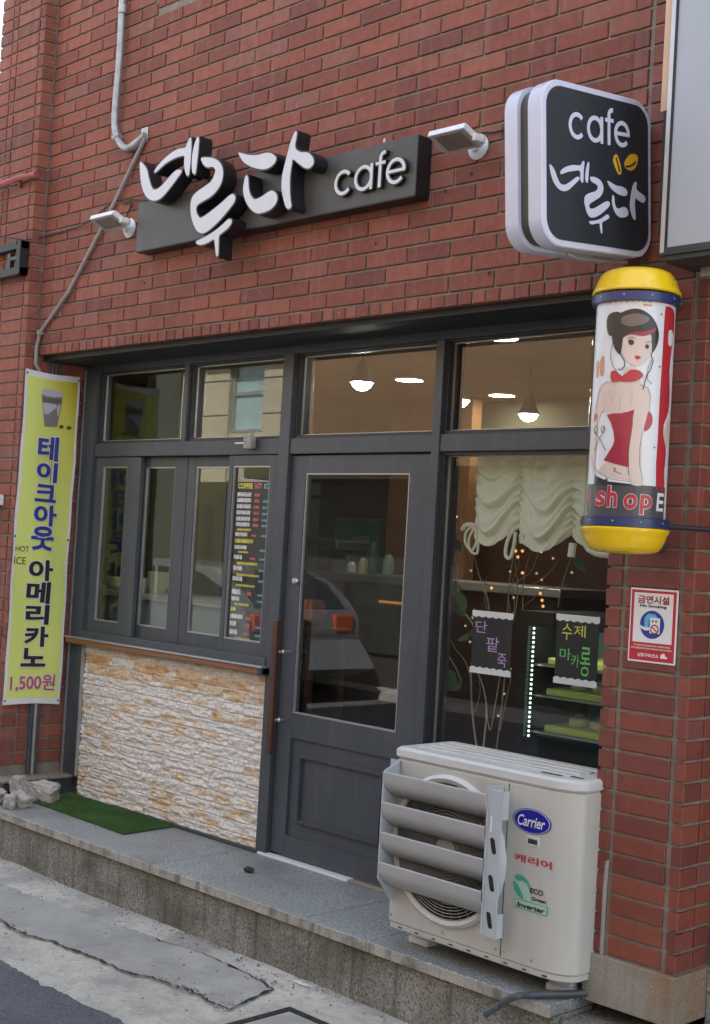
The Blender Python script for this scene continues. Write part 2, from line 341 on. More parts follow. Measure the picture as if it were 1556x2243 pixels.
def crack(ps, wd, z=GZ+.006):
    c = jag(ps, 14, .007); m = MB(); vs = []
    for i, p in enumerate(c):
        t = (c[min(i+1, len(c)-1)]-c[max(i-1, 0)]).normalized(); s = Vector((-t.y, t.x, 0))*wd*(.08+1.1*abs(noise.noise(p*14))**1.3+.7*abs(noise.noise(p*70)))
        vs += [Vector((p.x, p.y, z))+s, Vector((p.x, p.y, z))-s]
    m.add(vs, [(2*i, 2*i+1, 2*i+3, 2*i+2) for i in range(len(c)-1)])
    return struct(m.build('pavement_crack', M['crack']))
crack(lowW[:6], .011, GZ+.0095); crack(lowW[5:], .013, GZ+.0095)
crack([lowW[-1]]+uppW[:4], .013, GZ+.0095); crack(uppW[3:8], .005, GZ+.0095); crack(uppW[9:], .003, GZ+.0095)
crack([aZ(390, 2060, GZ+.01), aZ(300, 2062, GZ+.01), aZ(150, 2075, GZ+.01)], .002, GZ+.0105)
m = MB(); random.seed(4)
for i in range(150):
    k = random.choice([0, 0, 0, 1, 1, 2]); L = [lowW[10:], [lowW[-1]]+uppW[:3], lowW[2:]][min(k, 2)]; q = random.randrange(len(L)-1); p = L[q].lerp(L[q+1], random.random())+Vector((random.gauss(0, .05), random.gauss(0, .03), 0)); r = random.uniform(.002, .006) if random.random() < .8 else random.uniform(.006, .011)
    bm = bmesh.new(); bmesh.ops.create_icosphere(bm, subdivisions=1, radius=1)
    for v in bm.verts: v.co = Vector((p.x, p.y, GZ+.012))+Vector((v.co.x*r, v.co.y*r*.8, v.co.z*r*.5))*(1+.5*noise.noise(v.co*2+p*30))
    m.bm(bm)
o = m.build('gravel', mat('grey gravel', (.26, .25, .225), .95, var=.4, vs=60)); o['kind'] = 'stuff'
for (px, py, r, q) in ((95, 1905, .05, 1), (712, 2150, .04, 2), (790, 2180, .05, 3), (880, 2222, .06, 4), (660, 2160, .03, 5), (1010, 2235, .05, 6)):
    p = aZ(px, py, GZ); m = MB(); m.prism([(p.x+r*1.5*math.cos(R_(a))*(1+.8*noise.noise((q, a*.03, 0))), p.y+r*.45*math.sin(R_(a))*(1+.8*noise.noise((q, a*.05, 3))), GZ+.009) for a in range(0, 360, 12)], (0, 0, .003)); struct(m.build('lime_stain', mat('spilt lime mortar', (.66, .66, .63), .95, var=.2, vs=40, bump=.002, bs=90)))

m = MB(); random.seed(9)
for i in range(420):
    x = random.uniform(.2, 4.0); y = -.235-abs(random.gauss(0, .06)) if i < 300 else random.uniform(-1.05, -.25); r = random.uniform(.0015, .0045)
    bm = bmesh.new(); bmesh.ops.create_icosphere(bm, subdivisions=1, radius=1)
    for v in bm.verts: v.co = Vector((x, y, GZ+.009))+Vector((v.co.x*r*1.3, v.co.y*r, v.co.z*r*.6))
    m.bm(bm)
o = m.build('grit', mat('street grit', (.12, .11, .09), .95, var=.5, vs=50)); o['kind'] = 'stuff'
# granite step: slabs with open joints over a granite riser
SF = -.25
def gslab(mb, xa, xb, y0, y1, z0, z1): mb.box(xa, xb, y0, y1, z0, z1, .004)
m = MB(); cuts = [-.6, .55, 1.70, aZ(632, 2017, 0).x, aZ(762, 2071, 0).x, 3.99]
for a, b in zip(cuts, cuts[1:]): gslab(m, a+.0015, b-.0015, SF, .42, -.042, 0)
struct(m.build('step_slab', M['granite']))
m = MB()
for a, b in zip(cuts, cuts[1:]): m.box(a+.002, b-.002, SF-.0025, SF+.01, -.0405, -.0025, .001)
struct(m.build('step_nosing', mat('sawn granite edge', (.36, .345, .29), .8, var=.25, vs=6, spots=[((.10, .095, .08), 7, .54, .68, .7), ((.12, .12, .11), 130, .55, .65, .6)], streak=((.06, .055, .045), .75), bump=.0004, bs=200)))
m = MB(); cuts = [-.6, .1, aY(382, 1957, -.222).x, aY(772, 2104, -.222).x, 3.99]
for a, b in zip(cuts, cuts[1:]): m.box(a+.0015, b-.0015, SF+.028, .0, -.34, -.0435)
struct(m.build('step_riser', M['granite2']))
m = MB(); m.box(3.993, 5.6, -.20, .3, -.34, -.058, .006); m.box(3.993, 5.6, -.17, .3, -.34, -.07); struct(m.build('side_step', M['granite2']))

# ================================================================ cafe building
B = thing('cafe_building', 'red brick cafe building with slate grey glazed shopfront and granite step', 'building', (2, 0, 0))
def brick(mb, o, ux, n, a, b, z0, z1, tone=None):
    j = random.uniform(-.0012, .0012); ch = .0028; uz = Vector((0, 0, 1))
    a += random.uniform(-.0012, .0012); b += random.uniform(-.0012, .0012); z0 += random.uniform(-.0008, .0008)
    def ringp(d, i): return [o+ux*(a+i)+uz*(z0+i)+n*d, o+ux*(b-i)+uz*(z0+i)+n*d, o+ux*(b-i)+uz*(z1-i)+n*d, o+ux*(a+i)+uz*(z1-i)+n*d]
    vs = ringp(-.035, 0)+ringp(j-ch, 0)+ringp(j, ch*.8)
    fs = [(8, 9, 10, 11)]+[(4*r+k, 4*r+(k+1) % 4, 4*r+4+(k+1) % 4, 4*r+4+k) for r in (0, 1) for k in range(4)]
    if ux.cross(uz).dot(n) < 0: fs = [tuple(reversed(f)) for f in fs]
    mb.add(vs, fs, 0)
    t = random.random() if tone is None else tone
    mb.tone += [t]*9
def body(mb, *a):
    k = len(mb.f); mb.box(*a, m=1); mb.tone += [0]*(len(mb.f)-k)
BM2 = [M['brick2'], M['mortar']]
X_ = Vector((1, 0, 0)); Y_ = Vector((0, 1, 0)); Z_ = Vector((0, 0, 1)); O_ = Vector((0, 0, 0))
BM = [M['brick'], M['mortar']]
PX, PZ, BH, BL = .24, .0722, .0615, .2295
# main wall above the shopfront
m = MB(); m.tone = []
body(m, -.0, 4.012, .0085, .30, 2.498, 5.2)
k = 0; x = .006
while x < 3.99:
    brick(m, O_, X_, -Y_, x, min(x+.0605, 4.0), 2.496, 2.545); x += .0722
row = 0; z = 2.556
WX0, WZ0 = .985, 4.318       # a window above: its left jamb and sill
while z < 5.15:
    x = (.0 if row % 2 == 0 else -.12)+.006
    while x < 4.0:
        a = max(x, .004); b = min(x+BL, 4.004)
        if z+BH > WZ0-.075 and b > WX0: b = min(b, WX0-.008) if a < WX0-.02 else a
        if b-a > .012: brick(m, O_, X_, -Y_, a, b, z, z+BH)
        x += PX
    z += PZ; row += 1
x = WX0
while x < 2.6: brick(m, O_, X_, -Y_, x, x+.0605, WZ0-.068, WZ0-.004); x += .0722
wall = m.build('brick_wall', BM, B)
m = MB(); m.box(WX0, 2.6, -.012, .06, WZ0, WZ0+.05, .004); m.box(WX0, WX0+.05, -.012, .06, WZ0+.05, 5.1); uw = m.build('upper_window_frame', M['white'], B)
m = MB(); m.box(WX0+.05, 2.6, .0, .02, WZ0+.05, 5.1); m.build('pane', M['glass'], uw)
m = MB(); m.box(4.003, 4.0095, -.003, .004, 2.5, 5.15); m.build('sealant_joint', M['grout'], B)
# left pilaster with its return (the reveal of the shopfront)
m = MB(); m.tone = []
body(m, -.492, -.0085, -.0715, .33, .1, 5.2); body(m, -.0086, -.0084, -.06, .33, .1, 5.2)
z = 2.556-34*PZ+PZ*0
while z < .112: z += PZ
oy = Vector((0, -.08, 0))
while z < 5.15:
    for a, b in ((-.052, -.0005), (-.292, -.064), (-.357, -.304), (-.498, -.369)): brick(m, oy, X_, -Y_, a, b, z, z+BH)
    if z > 2.45: brick(m, O_, Y_, X_, -.0795, -.006, z, z+BH)
    else:
        brick(m, O_, Y_, X_, -.0795, .016, z, z+BH); brick(m, O_, Y_, X_, .028, .085, z, z+BH); brick(m, O_, Y_, X_, .158, .322, z, z+BH)
    z += PZ
m.build('pilaster', BM, B)
# right pilaster
m = MB(); m.tone = []
body(m, 4.0205, 4.3485, -.0715, .40, .0, 5.2)
z = .172; P2 = .0698
while z < 5.15:
    for a, b in ((4.012, 4.073), (4.092, 4.299), (4.317, 4.3565)): brick(m, oy, X_, -Y_, a, b, z, z+.0585)
    brick(m, Vector((4.357, 0, 0)), Y_, X_, -.0795, .022, z, z+.0585); brick(m, Vector((4.357, 0, 0)), Y_, X_, .034, .118, z, z+.0585)
    brick(m, Vector((4.012, 0, 0)), Y_, -X_, -.0795, .012, z, z+.0585)
    z += P2
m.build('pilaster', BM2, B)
m = MB(); m.box(4.004, 4.366, -.094, .30, .0, .163, .003); m.build('pilaster_base', M['granite3'], B)
# wall of the next bay, set back
m = MB(); m.tone = []; body(m, 4.35, 6.6, .129, .4, -.05, 5.2)
z = .172; row = 0
while z < 5.1:
    x = 4.365-(.12 if row % 2 else 0)
    while x < 6.5:
        a = max(x, 4.362)
        if x+BL-a > .02: brick(m, Vector((0, .12, 0)), X_, -Y_, a, x+BL, z, z+.0585)
        x += PX
    z += P2; row += 1
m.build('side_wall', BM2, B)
m = MB(); m.box(4.367, 6.6, .105, .2, -.06, .165, .003); m.build('plinth', M['granite'], B)
# body of the house behind the brick skin
m = MB()
m.box(-.49, 8, .30, 9, 2.80, 10.5); m.box(-.49, 6.6, .02, .30, 5.2, 10.5); m.build('upper_storey', M['plain'], B)
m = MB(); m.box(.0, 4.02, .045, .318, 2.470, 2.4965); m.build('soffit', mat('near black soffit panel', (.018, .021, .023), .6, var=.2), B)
m = MB(); m.box(4.42, 8, .42, 5, -.1, 2.8); m.build('party_wall', M['plain'], B)
# reveal plinth with its ledge
m = MB(); m.box(-.50, .108, -.105, .345, .0, .094, .003); pl = m.build('plinth', M['basalt'], B)
m = MB(); m.box(-.1, .1095, .095, .101, .0, .094); m.build('tile_joint', M['trim'], pl)
m = MB(); m.box(-.52, .125, -.12, .345, .0945, .112, .004); m.build('plinth_ledge', M['granite3'], B)
# dark corner strip and pipes stand in the reveal
# ---------------------------------------------------------------- shopfront
FY = .32
m = MB()
m.box(.028, .175, FY, .42, .113, .866); m.box(.026, .148, FY-.004, .42, .866, 2.47)
m.box(.148, 4.02, FY+.002, .45, 2.434, 2.4695); m.box(.148, 1.775, FY+.004, .45, 1.944, 2.02, .003); m.box(1.850, 2.783, FY+.004, .45, 1.944, 2.02, .003); m.box(2.830, 4.02, FY+.004, .45, 1.944, 2.02, .003)
m.box(1.775, 1.850, FY-.004, .46, .0, 2.436, .003); m.box(2.783, 2.830, FY-.002, .46, .0, 2.436, .003)
m.box(.967, 1.005, FY+.003, .45, 2.018, 2.436, .003)
m.box(.148, 1.775, FY-.01, .46, .898, .944, .003); m.box(2.830, 4.02, FY, .46, .0, .26)
m.box(.148, .172, FY+.02, .42, .944, 1.944)
m.build('shopfront_frame', M['frame'], B)
m = MB(); m.box(.018, .030, FY-.010, FY+.03, .113, 2.45); m.box(.172, .178, FY-.012, FY+.01, .113, .86); m.build('edge_bead', M['trim'], B)
def bead(mb, x0, x1, z0, z1, y, w=.007, d=.012):
    mb.box(x0, x0+w, y-d, y, z0, z1); mb.box(x1-w, x1, y-d, y, z0, z1); mb.box(x0+w, x1-w, y-d, y, z0, z0+w); mb.box(x0+w, x1-w, y-d, y, z1-w, z1)
def glazed(name, x0, x1, z0, z1, y, parent):
    """bead and pane of one light; its dark rebate is the thing itself"""
    m = MB(); bead(m, x0-.014, x1+.014, z0-.014, z1+.014, y+.03, .014, .05); o = m.build(name, M['frame2'], parent)
    m = MB(); bead(m, x0, x1, z0, z1, y+.016, .006, .010); m.build('bead', M['trim'], o)
    m = MB(); m.box(x0+.001, x1-.001, y+.017, y+.023, z0+.001, z1-.001); m.build('pane', M['glass'], o)
    return o
for x0, x1 in ((.165, .955), (1.020, 1.768), (1.872, 2.772), (2.846, 4.0)):
    glazed('transom_window', x0, x1, 2.036, 2.424, FY+.042, B)
def sash(x0, x1, g0, g1, y):
    z0, z1, h0, h1 = .944, 1.940, 1.010, 1.888
    m = MB(); d = .028
    m.box(x0, g0, y, y+d, z0, z1, .002); m.box(g1, x1, y, y+d, z0, z1, .002); m.box(g0, g1, y+.0012, y+d, z0, h0); m.box(g0, g1, y+.0012, y+d, h1, z1)
    o = m.build('sliding_sash', M['frame'], B)
    m = MB(); bead(m, g0, g1, h0, h1, y+.017, .007, .012); m.build('bead', M['trim'], o)
    m = MB(); m.box(g0+.001, g1-.001, y+.018, y+.023, h0+.001, h1-.001); m.build('pane', M['glass'], o)
    return o
sash(.172, .606, .235, .475, FY+.012); sash(.550, .983, .602, .874, FY+.050); sash(.988, 1.42, 1.055, 1.36, FY+.050); sash(1.380, 1.775, 1.412, 1.702, FY+.012)
m = MB(); m.box(1.05, 1.80, FY+.08, FY+.10, .94, .945); m.build('window_track', M['frame2'], B)
# timber ledge under the take-out window
m = MB(); m.box(.045, 1.80, FY-.045, FY+.03, .866, .8975, .004); lg = m.build('window_ledge', M['wood'], B)
m = MB(); m.box(.04, 1.80, FY-.052, FY-.012, .8975, .906, .002); m.build('ledge_bead', M['trim'], lg)
m = MB(); m.box(1.77, 1.80, FY-.054, FY+.0, .862, .8972, .002); m.build('ledge_cap', M['frame2'], lg)
# split face stone tile panel
nu, nv = 360, 240; XA, XB, ZA, ZB = .176, 1.798, .003, .8665
def tileinfo(x, z):
    r = int(z/.0585); off = .1*(r % 2)+.07*((r*7) % 3); c = math.floor((x+off)/.205); return r, c, (z/.0585) % 1, ((x+off)/.205) % 1
m = MB(); m.tone = []
def layer(x, z, r, c):
    a = noise.noise((x*8+c*4.7, z*42+r*9.1, .3)); b = noise.noise((x*21+c*2.1, z*88+r*5.3, 7.7))
    h = .62*a+.38*b; k = math.floor(h*5+.5)/5
    return .55*k+.45*h
def tilept(u, v):
    x = XA+(XB-XA)*u; z = ZA+(ZB-ZA)*v; r, c, fz, fx = tileinfo(x, z)
    e = min(fz, 1-fz)*.0585; e2 = min(fx, 1-fx)*.205; ed = min(1, min(e, e2)/.006)
    return Vector((x, FY+.017-ed*(.0062+.0155*layer(x, z, r, c)+.004*noise.noise((x*60, z*60, 1))), z))
m.grid(tilept, nu, nv)
for j in range(nv-1):
    for i in range(nu-1):
        u = (i+.5)/(nu-1); v = (j+.5)/(nv-1); x = XA+(XB-XA)*u; z = ZA+(ZB-ZA)*v; r, c, fz, fx = tileinfo(x, z)
        bt = .5+.5*noise.noise((c*7.31+.37, r*5.17+.71, .5)); g = noise.noise((x*9+c*3.3, z*34+r*4.1, 2)); ly = layer(x, z, r, c)
        t = .30-.35*min(0, ly)*0+(.34*max(0, g+.28) if bt > .42 else .10*g)+(.22 if bt > .60 else 0)*(g > -.1)+(.34*(g > -.3) if r in (12, 13) and bt > .3 else 0)+.5*max(0, g-.30)
        if min(fz, 1-fz)*.0585 < .0028 or min(fx, 1-fx)*.205 < .003: t = .12
        m.tone.append(max(0, min(1, t)))
tp = m.build('stone_tile_panel', M['tile'], B, smooth=True)
m = MB(); m.box(.16, 1.80, FY+.047, FY+.08, .0, .866); m.build('tile_backing', M['grout'], B)
m = MB(); m.box(.55, 1.80, FY-.012, FY+.011, .0005, .016); m.build('skirting', M['basalt'], B)
# ---------------------------------------------------------------- door
DY = FY+.022
m = MB(); d = .042; zb, zt = .022, 1.936; x0, x1 = 1.854, 2.778; g0, g1, h0, h1 = 1.957, 2.642, .700, 1.852
m.box(x0, g0, DY, DY+d, zb, zt, .003); m.box(g1, x1, DY, DY+d, zb, zt, .003); m.box(g0, g1, DY+.0012, DY+d, h1, zt); m.box(g0, g1, DY+.0012, DY+d, .582, h0); m.box(g0, g1, DY+.0012, DY+d, zb, .118)
m.box(g0, g1, DY+.014, DY+d-.002, .118, .582)
door = m.build('door', M['frame'], B)
m = MB(); bead(m, 2.022, 2.584, .186, .514, DY+.0138, .020, .013); bead(m, 2.028, 2.578, .192, .508, DY+.0008, .008, .005); m.build('panel_moulding', M['frame'], door)
m = MB(); bead(m, g0, g1, h0, h1, DY+.016, .007, .012); m.build('bead', M['trim'], door)
m = MB(); m.box(g0+.001, g1-.001, DY+.018, DY+.024, h0+.001, h1-.001); m.build('pane', M['glass'], door)
m = MB(); m.box(g0+.002, g1-.002, DY+.0245, DY+.0249, h0+.16, h1-.002); m.build('mesh_film', M['film'], door)
a = aY(603, 1357, .262); b = aY(588, 1652, .262)
m = MB(); m.box(a.x-.004, a.x+.034, .248, .272, b.z, a.z, .005); hd = m.build('handle', M['wood2'], door)
for px, py in ((627, 1428), (618, 1577)):
    p = aY(px, py, .31); m = MB(); m.tube([(a.x+.012, .262, p.z), (p.x-.004, .275, p.z), (p.x, DY, p.z)], .007); m.lathe([(.0, 0), (.011, .002), (.012, .010), (.006, .016), (0, .017)], (p.x, .297, p.z), (0, -1, 0), 16); m.build('handle_bolt', M['steel'], door, True)
p = aY(637, 1272, .31); m = MB(); m.lathe([(.017, 0), (.018, .012), (.013, .020), (.0, .021)], (p.x+.008, DY+.001, p.z), (0, -1, 0), 20); m.build('lock', M['steel'], door, True)
m = MB(); m.box(1.802, 2.43, FY-.016, FY+.030, .0006, .013, .003); m.build('threshold', M['white'], B)
m = MB(); m.box(2.43, 2.787, FY-.01, FY+.030, .0006, .010, .003); m.build('threshold', M['granite3'], B)
glazed('display_window', 2.846, 4.0, .275, 1.930, FY+.042, B)
# little rain guard and catch on the transom bar
p = aY(545, 972, FY)
m = MB(); m.box(p.x-.005, p.x+.055, FY-.035, FY+.004, p.z-.028, p.z+.03, .006); m.prism([(p.x+.02, FY-.03, p.z+.028), (p.x+.055, FY-.03, p.z+.028), (p.x+.05, FY-.03, p.z+.055)], (0, .02, 0)); cz = m.build('window_catch', M['rubble'], B)
m = MB(); m.tube([(p.x-.07, FY-.028, p.z), (p.x-.004, FY-.028, p.z)], .006); m.build('catch_rod', M['steel'], cz, True)
# ---------------------------------------------------------------- room behind the glass
RX0, RX1, RYB, RZC = -1.3, 4.40, 3.35, 2.60
m = MB(); m.box(RX0, RX1, .43, RYB, -.05, -.001); m.build('room_floor', M['floor'], B)
m = MB(); m.box(RX0, RX1, .42, RYB, RZC, 2.79); m.build('ceiling', M['ceil'], B)
m = MB(); m.box(RX0, RX1, RYB, RYB+.1, -.05, RZC-.35); m.build('back_wall', M['brownw'], B)
m = MB(); m.box(RX0, RX1, RYB-.002, RYB+.1, RZC-.35, RZC); m.build('back_wall', M['greyw'], B)
m = MB(); m.box(RX0-.1, RX0, .35, RYB, -.05, RZC); m.build('party_wall', M['green'], B)
m = MB(); m.box(RX1, RX1+.02, .42, RYB, -.05, RZC); m.build('party_wall', M['brownw'], B)
m = MB(); m.box(RX0, .03, .345, .42, -.05, 2.6); m.build('party_wall', M['plain'], B)
m = MB(); m.box(RX0, -.35, 2.35, 2.42, 0, RZC-.001); m.box(-.75, -.38, 1.3, 2.5, 0, RZC-.001); m.build('partition', M['green'], B)
p_ = aY(868, 1040, 3.1); m = MB(); m.box(p_.x-.02, p_.x+.75, 3.05, 3.15, 0, RZC-.001); m.build('partition', mat('terracotta partition', (.30, .15, .075), .8, var=.1), B)

# ================================================================ signs on the facade
def stroke_pts(px, o, sc_): return [(o[0]+x/sc_, o[1]+y/sc_) for x, y in px]
S_MAIN = [
 [(180,405),(200,368),(250,308),(320,247),(380,213),(438,200),(455,165),(477,120),(489,135),(486,260),(471,415),(457,432),(440,400),(430,330),(432,272),(390,275),(330,300),(262,345),(205,398)],
 [(64,322),(95,345),(120,385),(135,450),(155,520),(180,550),(215,540),(260,500),(320,430),(365,390),(400,385),(408,405),(370,460),(310,540),(250,610),(200,640),(150,635),(110,600),(80,530),(65,430)],
 [(540,113),(553,130),(546,230),(526,405),(512,417),(497,395),(495,300),(512,190)],
 [(572,288),(620,283),(675,290),(722,320),(747,370),(752,430),(736,500),(700,560),(650,610),(590,645),(545,675),(528,710),(538,755),(560,785),(590,775),(660,725),(740,660),(800,605),(835,588),(854,610),(848,650),(810,705),(740,790),(670,860),(610,905),(570,912),(535,890),(505,830),(487,760),(484,670),(500,610),(540,565),(600,525),(655,480),(680,430),(690,385),(665,360),(630,365),(600,350),(580,320)],
 [(528,985),(560,965),(620,935),(690,890),(750,840),(800,796),(824,805),(822,830),(790,875),(740,915),(719,940),(716,1000),(713,1085),(705,1105),(695,1090),(685,1000),(675,965),(630,990),(580,1008),(545,1005)],
 [(883,243),(920,250),(970,262),(1040,262),(1100,246),(1150,246),(1192,280),(1187,320),(1150,360),(1100,380),(1040,375),(980,355),(930,325),(900,285)],
 [(945,432),(960,450),(965,520),(975,580),(1000,620),(1030,630),(1080,605),(1130,570),(1165,560),(1198,590),(1202,640),(1175,690),(1130,725),(1060,747),(1020,740),(975,700),(940,640),(921,560),(930,480)],
 [(1350,72),(1366,73),(1362,120),(1352,180),(1360,215),(1400,238),(1460,243),(1502,290),(1502,340),(1470,372),(1430,367),(1380,330),(1335,300),(1325,340),(1312,420),(1308,520),(1312,620),(1320,690),(1300,710),(1275,690),(1255,620),(1241,540),(1245,440),(1265,350),(1290,250),(1318,150)]]
S_BLADE = [
 [(492,910),(510,915),(540,960),(565,1030),(590,1080),(620,1100),(660,1090),(710,1055),(750,1025),(775,1030),(770,1055),(720,1105),(670,1150),(620,1160),(570,1130),(530,1070),(505,990)],
 [(595,990),(610,955),(660,925),(720,912),(785,915),(805,880),(822,885),(815,980),(812,1070),(800,1078),(785,1050),(780,970),(730,968),(660,980),(610,998)],
 [(855,890),(868,900),(862,1000),(855,1075),(845,1078),(832,1050),(835,970)],
 [(880,1025),(930,1030),(975,1060),(1000,1110),(1000,1160),(975,1210),(920,1250),(880,1275),(868,1300),(880,1325),(920,1320),(980,1285),(1035,1255),(1062,1270),(1055,1305),(1000,1360),(940,1400),(890,1410),(855,1380),(835,1320),(822,1250),(835,1200),(880,1175),(930,1160),(950,1130),(940,1100),(905,1080),(885,1060)],
 [(870,1445),(920,1440),(980,1420),(1030,1385),(1050,1385),(1055,1415),(1010,1445),(990,1460),(992,1550),(980,1555),(970,1500),(962,1465),(900,1475),(875,1465)],
 [(1040,1065),(1070,1075),(1120,1105),(1170,1115),(1215,1140),(1230,1180),(1215,1205),(1170,1200),(1115,1170),(1065,1120)],
 [(1090,1200),(1105,1215),(1110,1270),(1125,1315),(1150,1325),(1190,1310),(1225,1325),(1240,1365),(1225,1400),(1170,1410),(1130,1385),(1100,1330),(1085,1260)],
 [(1300,1075),(1318,1085),(1315,1140),(1350,1175),(1390,1205),(1400,1245),(1380,1270),(1345,1255),(1310,1230),(1300,1290),(1308,1420),(1290,1425),(1270,1380),(1255,1300),(1265,1200),(1280,1120)]]
def arc(c, r, a0, a1, n=28): return [(c[0]+r*math.cos(R_(a0+(a1-a0)*i/n)), c[1]+r*math.sin(R_(a0+(a1-a0)*i/n))) for i in range(n+1)]
def ribbon(pts, wd):
    ps = [Vector(p) for p in pts]; L = []; Rr = []; n = len(ps)
    for i in range(n):
        t = (ps[min(i+1, n-1)]-ps[max(i-1, 0)]).normalized(); s = Vector((-t.y, t.x))*wd/2; L.append(ps[i]+s); Rr.append(ps[i]-s)
    return L+Rr[::-1]
def cafe_letters(wd=.135):
    """round single storey letters on a unit x-height: {letter: [outlines]}"""
    r = .5-wd/2; out = {}
    out['c'] = [ribbon(arc((.5, .5), r, 42, 318), wd)]
    ox = 1.12; out['a'] = [ribbon(arc((ox+.5, .5), r, 0, 360, 40), wd), ribbon([(ox+1-wd/2, 1.0), (ox+1-wd/2, 0)], wd)]
    ox = 2.26; out['f'] = [ribbon([(ox+.24, 0), (ox+.24, 1.12)]+arc((ox+.24+.2, 1.12), .2, 180, 75, 10), wd), ribbon([(ox, .93), (ox+.52, .93)], wd*.85)]
    ox = 2.84; out['e'] = [ribbon(arc((ox+.5, .5), r, 0, 318, 36), wd), ribbon([(ox+wd/2, .5), (ox+1-wd*.05, .5)], wd*.85)]
    return out, 3.84

# main sign: long dark box with raised calligraphy and round lettering
ms = thing('wall_sign', 'long dark olive box sign with raised white brush lettering above the shopfront', 'shop sign', (2.0, -.04, 3.08))
SX0, SX1, SZ0, SZ1 = 1.04, 2.988, 2.949, 3.199
m = MB(); m.box(SX0, SX1, -.086, -.004, SZ0, SZ1, .002); m.build('backing_box', [M['signbox']], ms)
m = MB(); m.box(SX1-.0005, SX1+.003, -.0845, -.004, SZ0+.002, SZ1-.002); m.box(SX0+.002, SX1, -.084, -.004, SZ0-.003, SZ0-.0003); m.build('side_panel', M['signside'], ms)
YF = -.168
for st in S_MAIN:
    w3 = [aY(x, y, YF) for x, y in stroke_pts(st, (290, 270), 3.795)]
    p2 = smoothpoly([(p.x, p.z) for p in w3], 4)
    big = inset2(p2, .0065)
    m = MB(); m.prism([(p.x, YF+.003, p.y) for p in big], (0, .075 if True else 0, 0)); bd = m.build('letter', M['signside'], ms)
    m = MB(); m.prism([(p.x, YF, p.y) for p in p2], (0, .0029, 0)); m.build('letter_face', M['face'], bd)
# hidden stand-offs and feed cable behind the letters that rise above the box
for x, z0, z1 in ((1.30, 3.16, 3.33), (1.62, 3.16, 3.30), (2.28, 3.16, 3.33)): m = MB(); m.box(x-.008, x+.008, -.094, -.088, z0, z1); m.build('letter_rail', M['signside'], ms)
let, LW = cafe_letters()
pl_ = aY(737, 410, -.094); pr_ = aY(892, 385, -.094); zb_ = (aY(815, 418, -.094).z); zx = aY(760, 372, -.094).z
lw = (pr_.x-pl_.x)/LW; lh = lw*1.0
zbase = aY(772, 425, -.094).z
for ch, outs in let.items():
    bd = None
    for i, oz in enumerate(outs):
        for big, mt, y0, dy, nm in ((.005, 'signside', -.104, .0175, 'letter'), (0, 'face', -.107-.0006*i, .003, 'letter_face')):
            q = inset2([Vector((pl_.x+p[0]*lw, zbase+p[1]*lh*1.0)) for p in oz], big)
            m = MB(); m.prism([(p.x, y0-.0005*i, p.y) for p in q], (0, dy, 0))
            o = m.build(nm, M[mt], ms if nm == 'letter' else bd)
            if nm == 'letter': bd = o
# projecting blade sign
BX, BY, BZ, BW, BHT, PHI, TAU = 4.108, -.385, 2.793, .540, .532, .10, .085
bs = thing('projecting_sign', 'square rounded black cafe sign with white rims projecting from the wall', 'shop sign', (BX, BY, BZ))
hv = Vector((math.sin(PHI)*math.cos(TAU), math.cos(PHI)*math.cos(TAU), math.sin(TAU))); nv_ = Vector((math.cos(PHI), -math.sin(PHI), 0)); uv_ = nv_.cross(hv)
ctr = Vector((BX, BY, BZ))
def rrect(wd, ht, r, n=8):
    out = []
    for cx, cy, a in ((wd/2-r, ht/2-r, 0), (-wd/2+r, ht/2-r, 90), (-wd/2+r, -ht/2+r, 180), (wd/2-r, -ht/2+r, 270)):
        out += [(cx+r*math.cos(R_(a+90*i/n)), cy+r*math.sin(R_(a+90*i/n))) for i in range(n+1)]
    return out
def bl(u, v, d): return ctr+hv*u+uv_*v+nv_*d
def slab(rings, name, mt, par):
    """stack of rounded rectangles: (w, h, r, depth)"""
    m = MB(); vs = []; k = 0
    for wd, ht, r, d in rings:
        rr = rrect(wd, ht, r); k = len(rr); vs += [bl(x, y, d) for x, y in rr]
    n = len(rings); fs = [(i*k+j, i*k+(j+1) % k, (i+1)*k+(j+1) % k, (i+1)*k+j) for i in range(n-1) for j in range(k)]
    fs += [tuple(range(k))[::-1], tuple((n-1)*k+j for j in range(k))]
    m.add(vs, fs); return m.build(name, mt, par, True)
T = .168
slab([(BW, BHT, .085, -.060), (BW, BHT, .085, -.004), (BW-.008, BHT-.008, .082, .0)], 'rim', M['edge'], bs)
slab([(BW-.03, BHT-.03, .072, -.108), (BW-.03, BHT-.03, .072, -.059)], 'centre_band', M['signbox'], bs)
slab([(BW-.008, BHT-.008, .082, -T), (BW, BHT, .085, -T+.004), (BW, BHT, .085, -.107)], 'rim', M['edge'], bs)
slab([(BW-.042, BHT-.042, .066, -.001), (BW-.042, BHT-.042, .066, .0035)], 'sign_face', M['dark_face'], bs)
slab([(BW-.042, BHT-.042, .066, -T-.0035), (BW-.042, BHT-.042, .066, -T+.001)], 'sign_face', M['dark_face'], bs)
def bpx(x, y, d=.0042): return aP(1090+x/4.322, 150+y/4.322, ctr+nv_*d, nv_)
def bflat(p3): return [((p-ctr).dot(hv), (p-ctr).dot(uv_)) for p in p3]
for st in S_BLADE:
    p2 = smoothpoly(bflat([bpx(x, y) for x, y in st]), 4)
    m = MB(); m.prism([bl(p.x, p.y, .0038) for p in p2], nv_*.0016); m.build('lettering', M['edge'], bs)
cl = bflat([bpx(675, 560), bpx(1252, 640), bpx(880, 470), bpx(880, 690)])
l0 = cl[0][0]; lw2 = (cl[1][0]-cl[0][0])/LW; xh = cl[2][1]-cl[3][1]
let2, _ = cafe_letters(.165)
vb0 = bflat([bpx(745, 672)])[0][1]; vb1 = bflat([bpx(1180, 742)])[0][1]
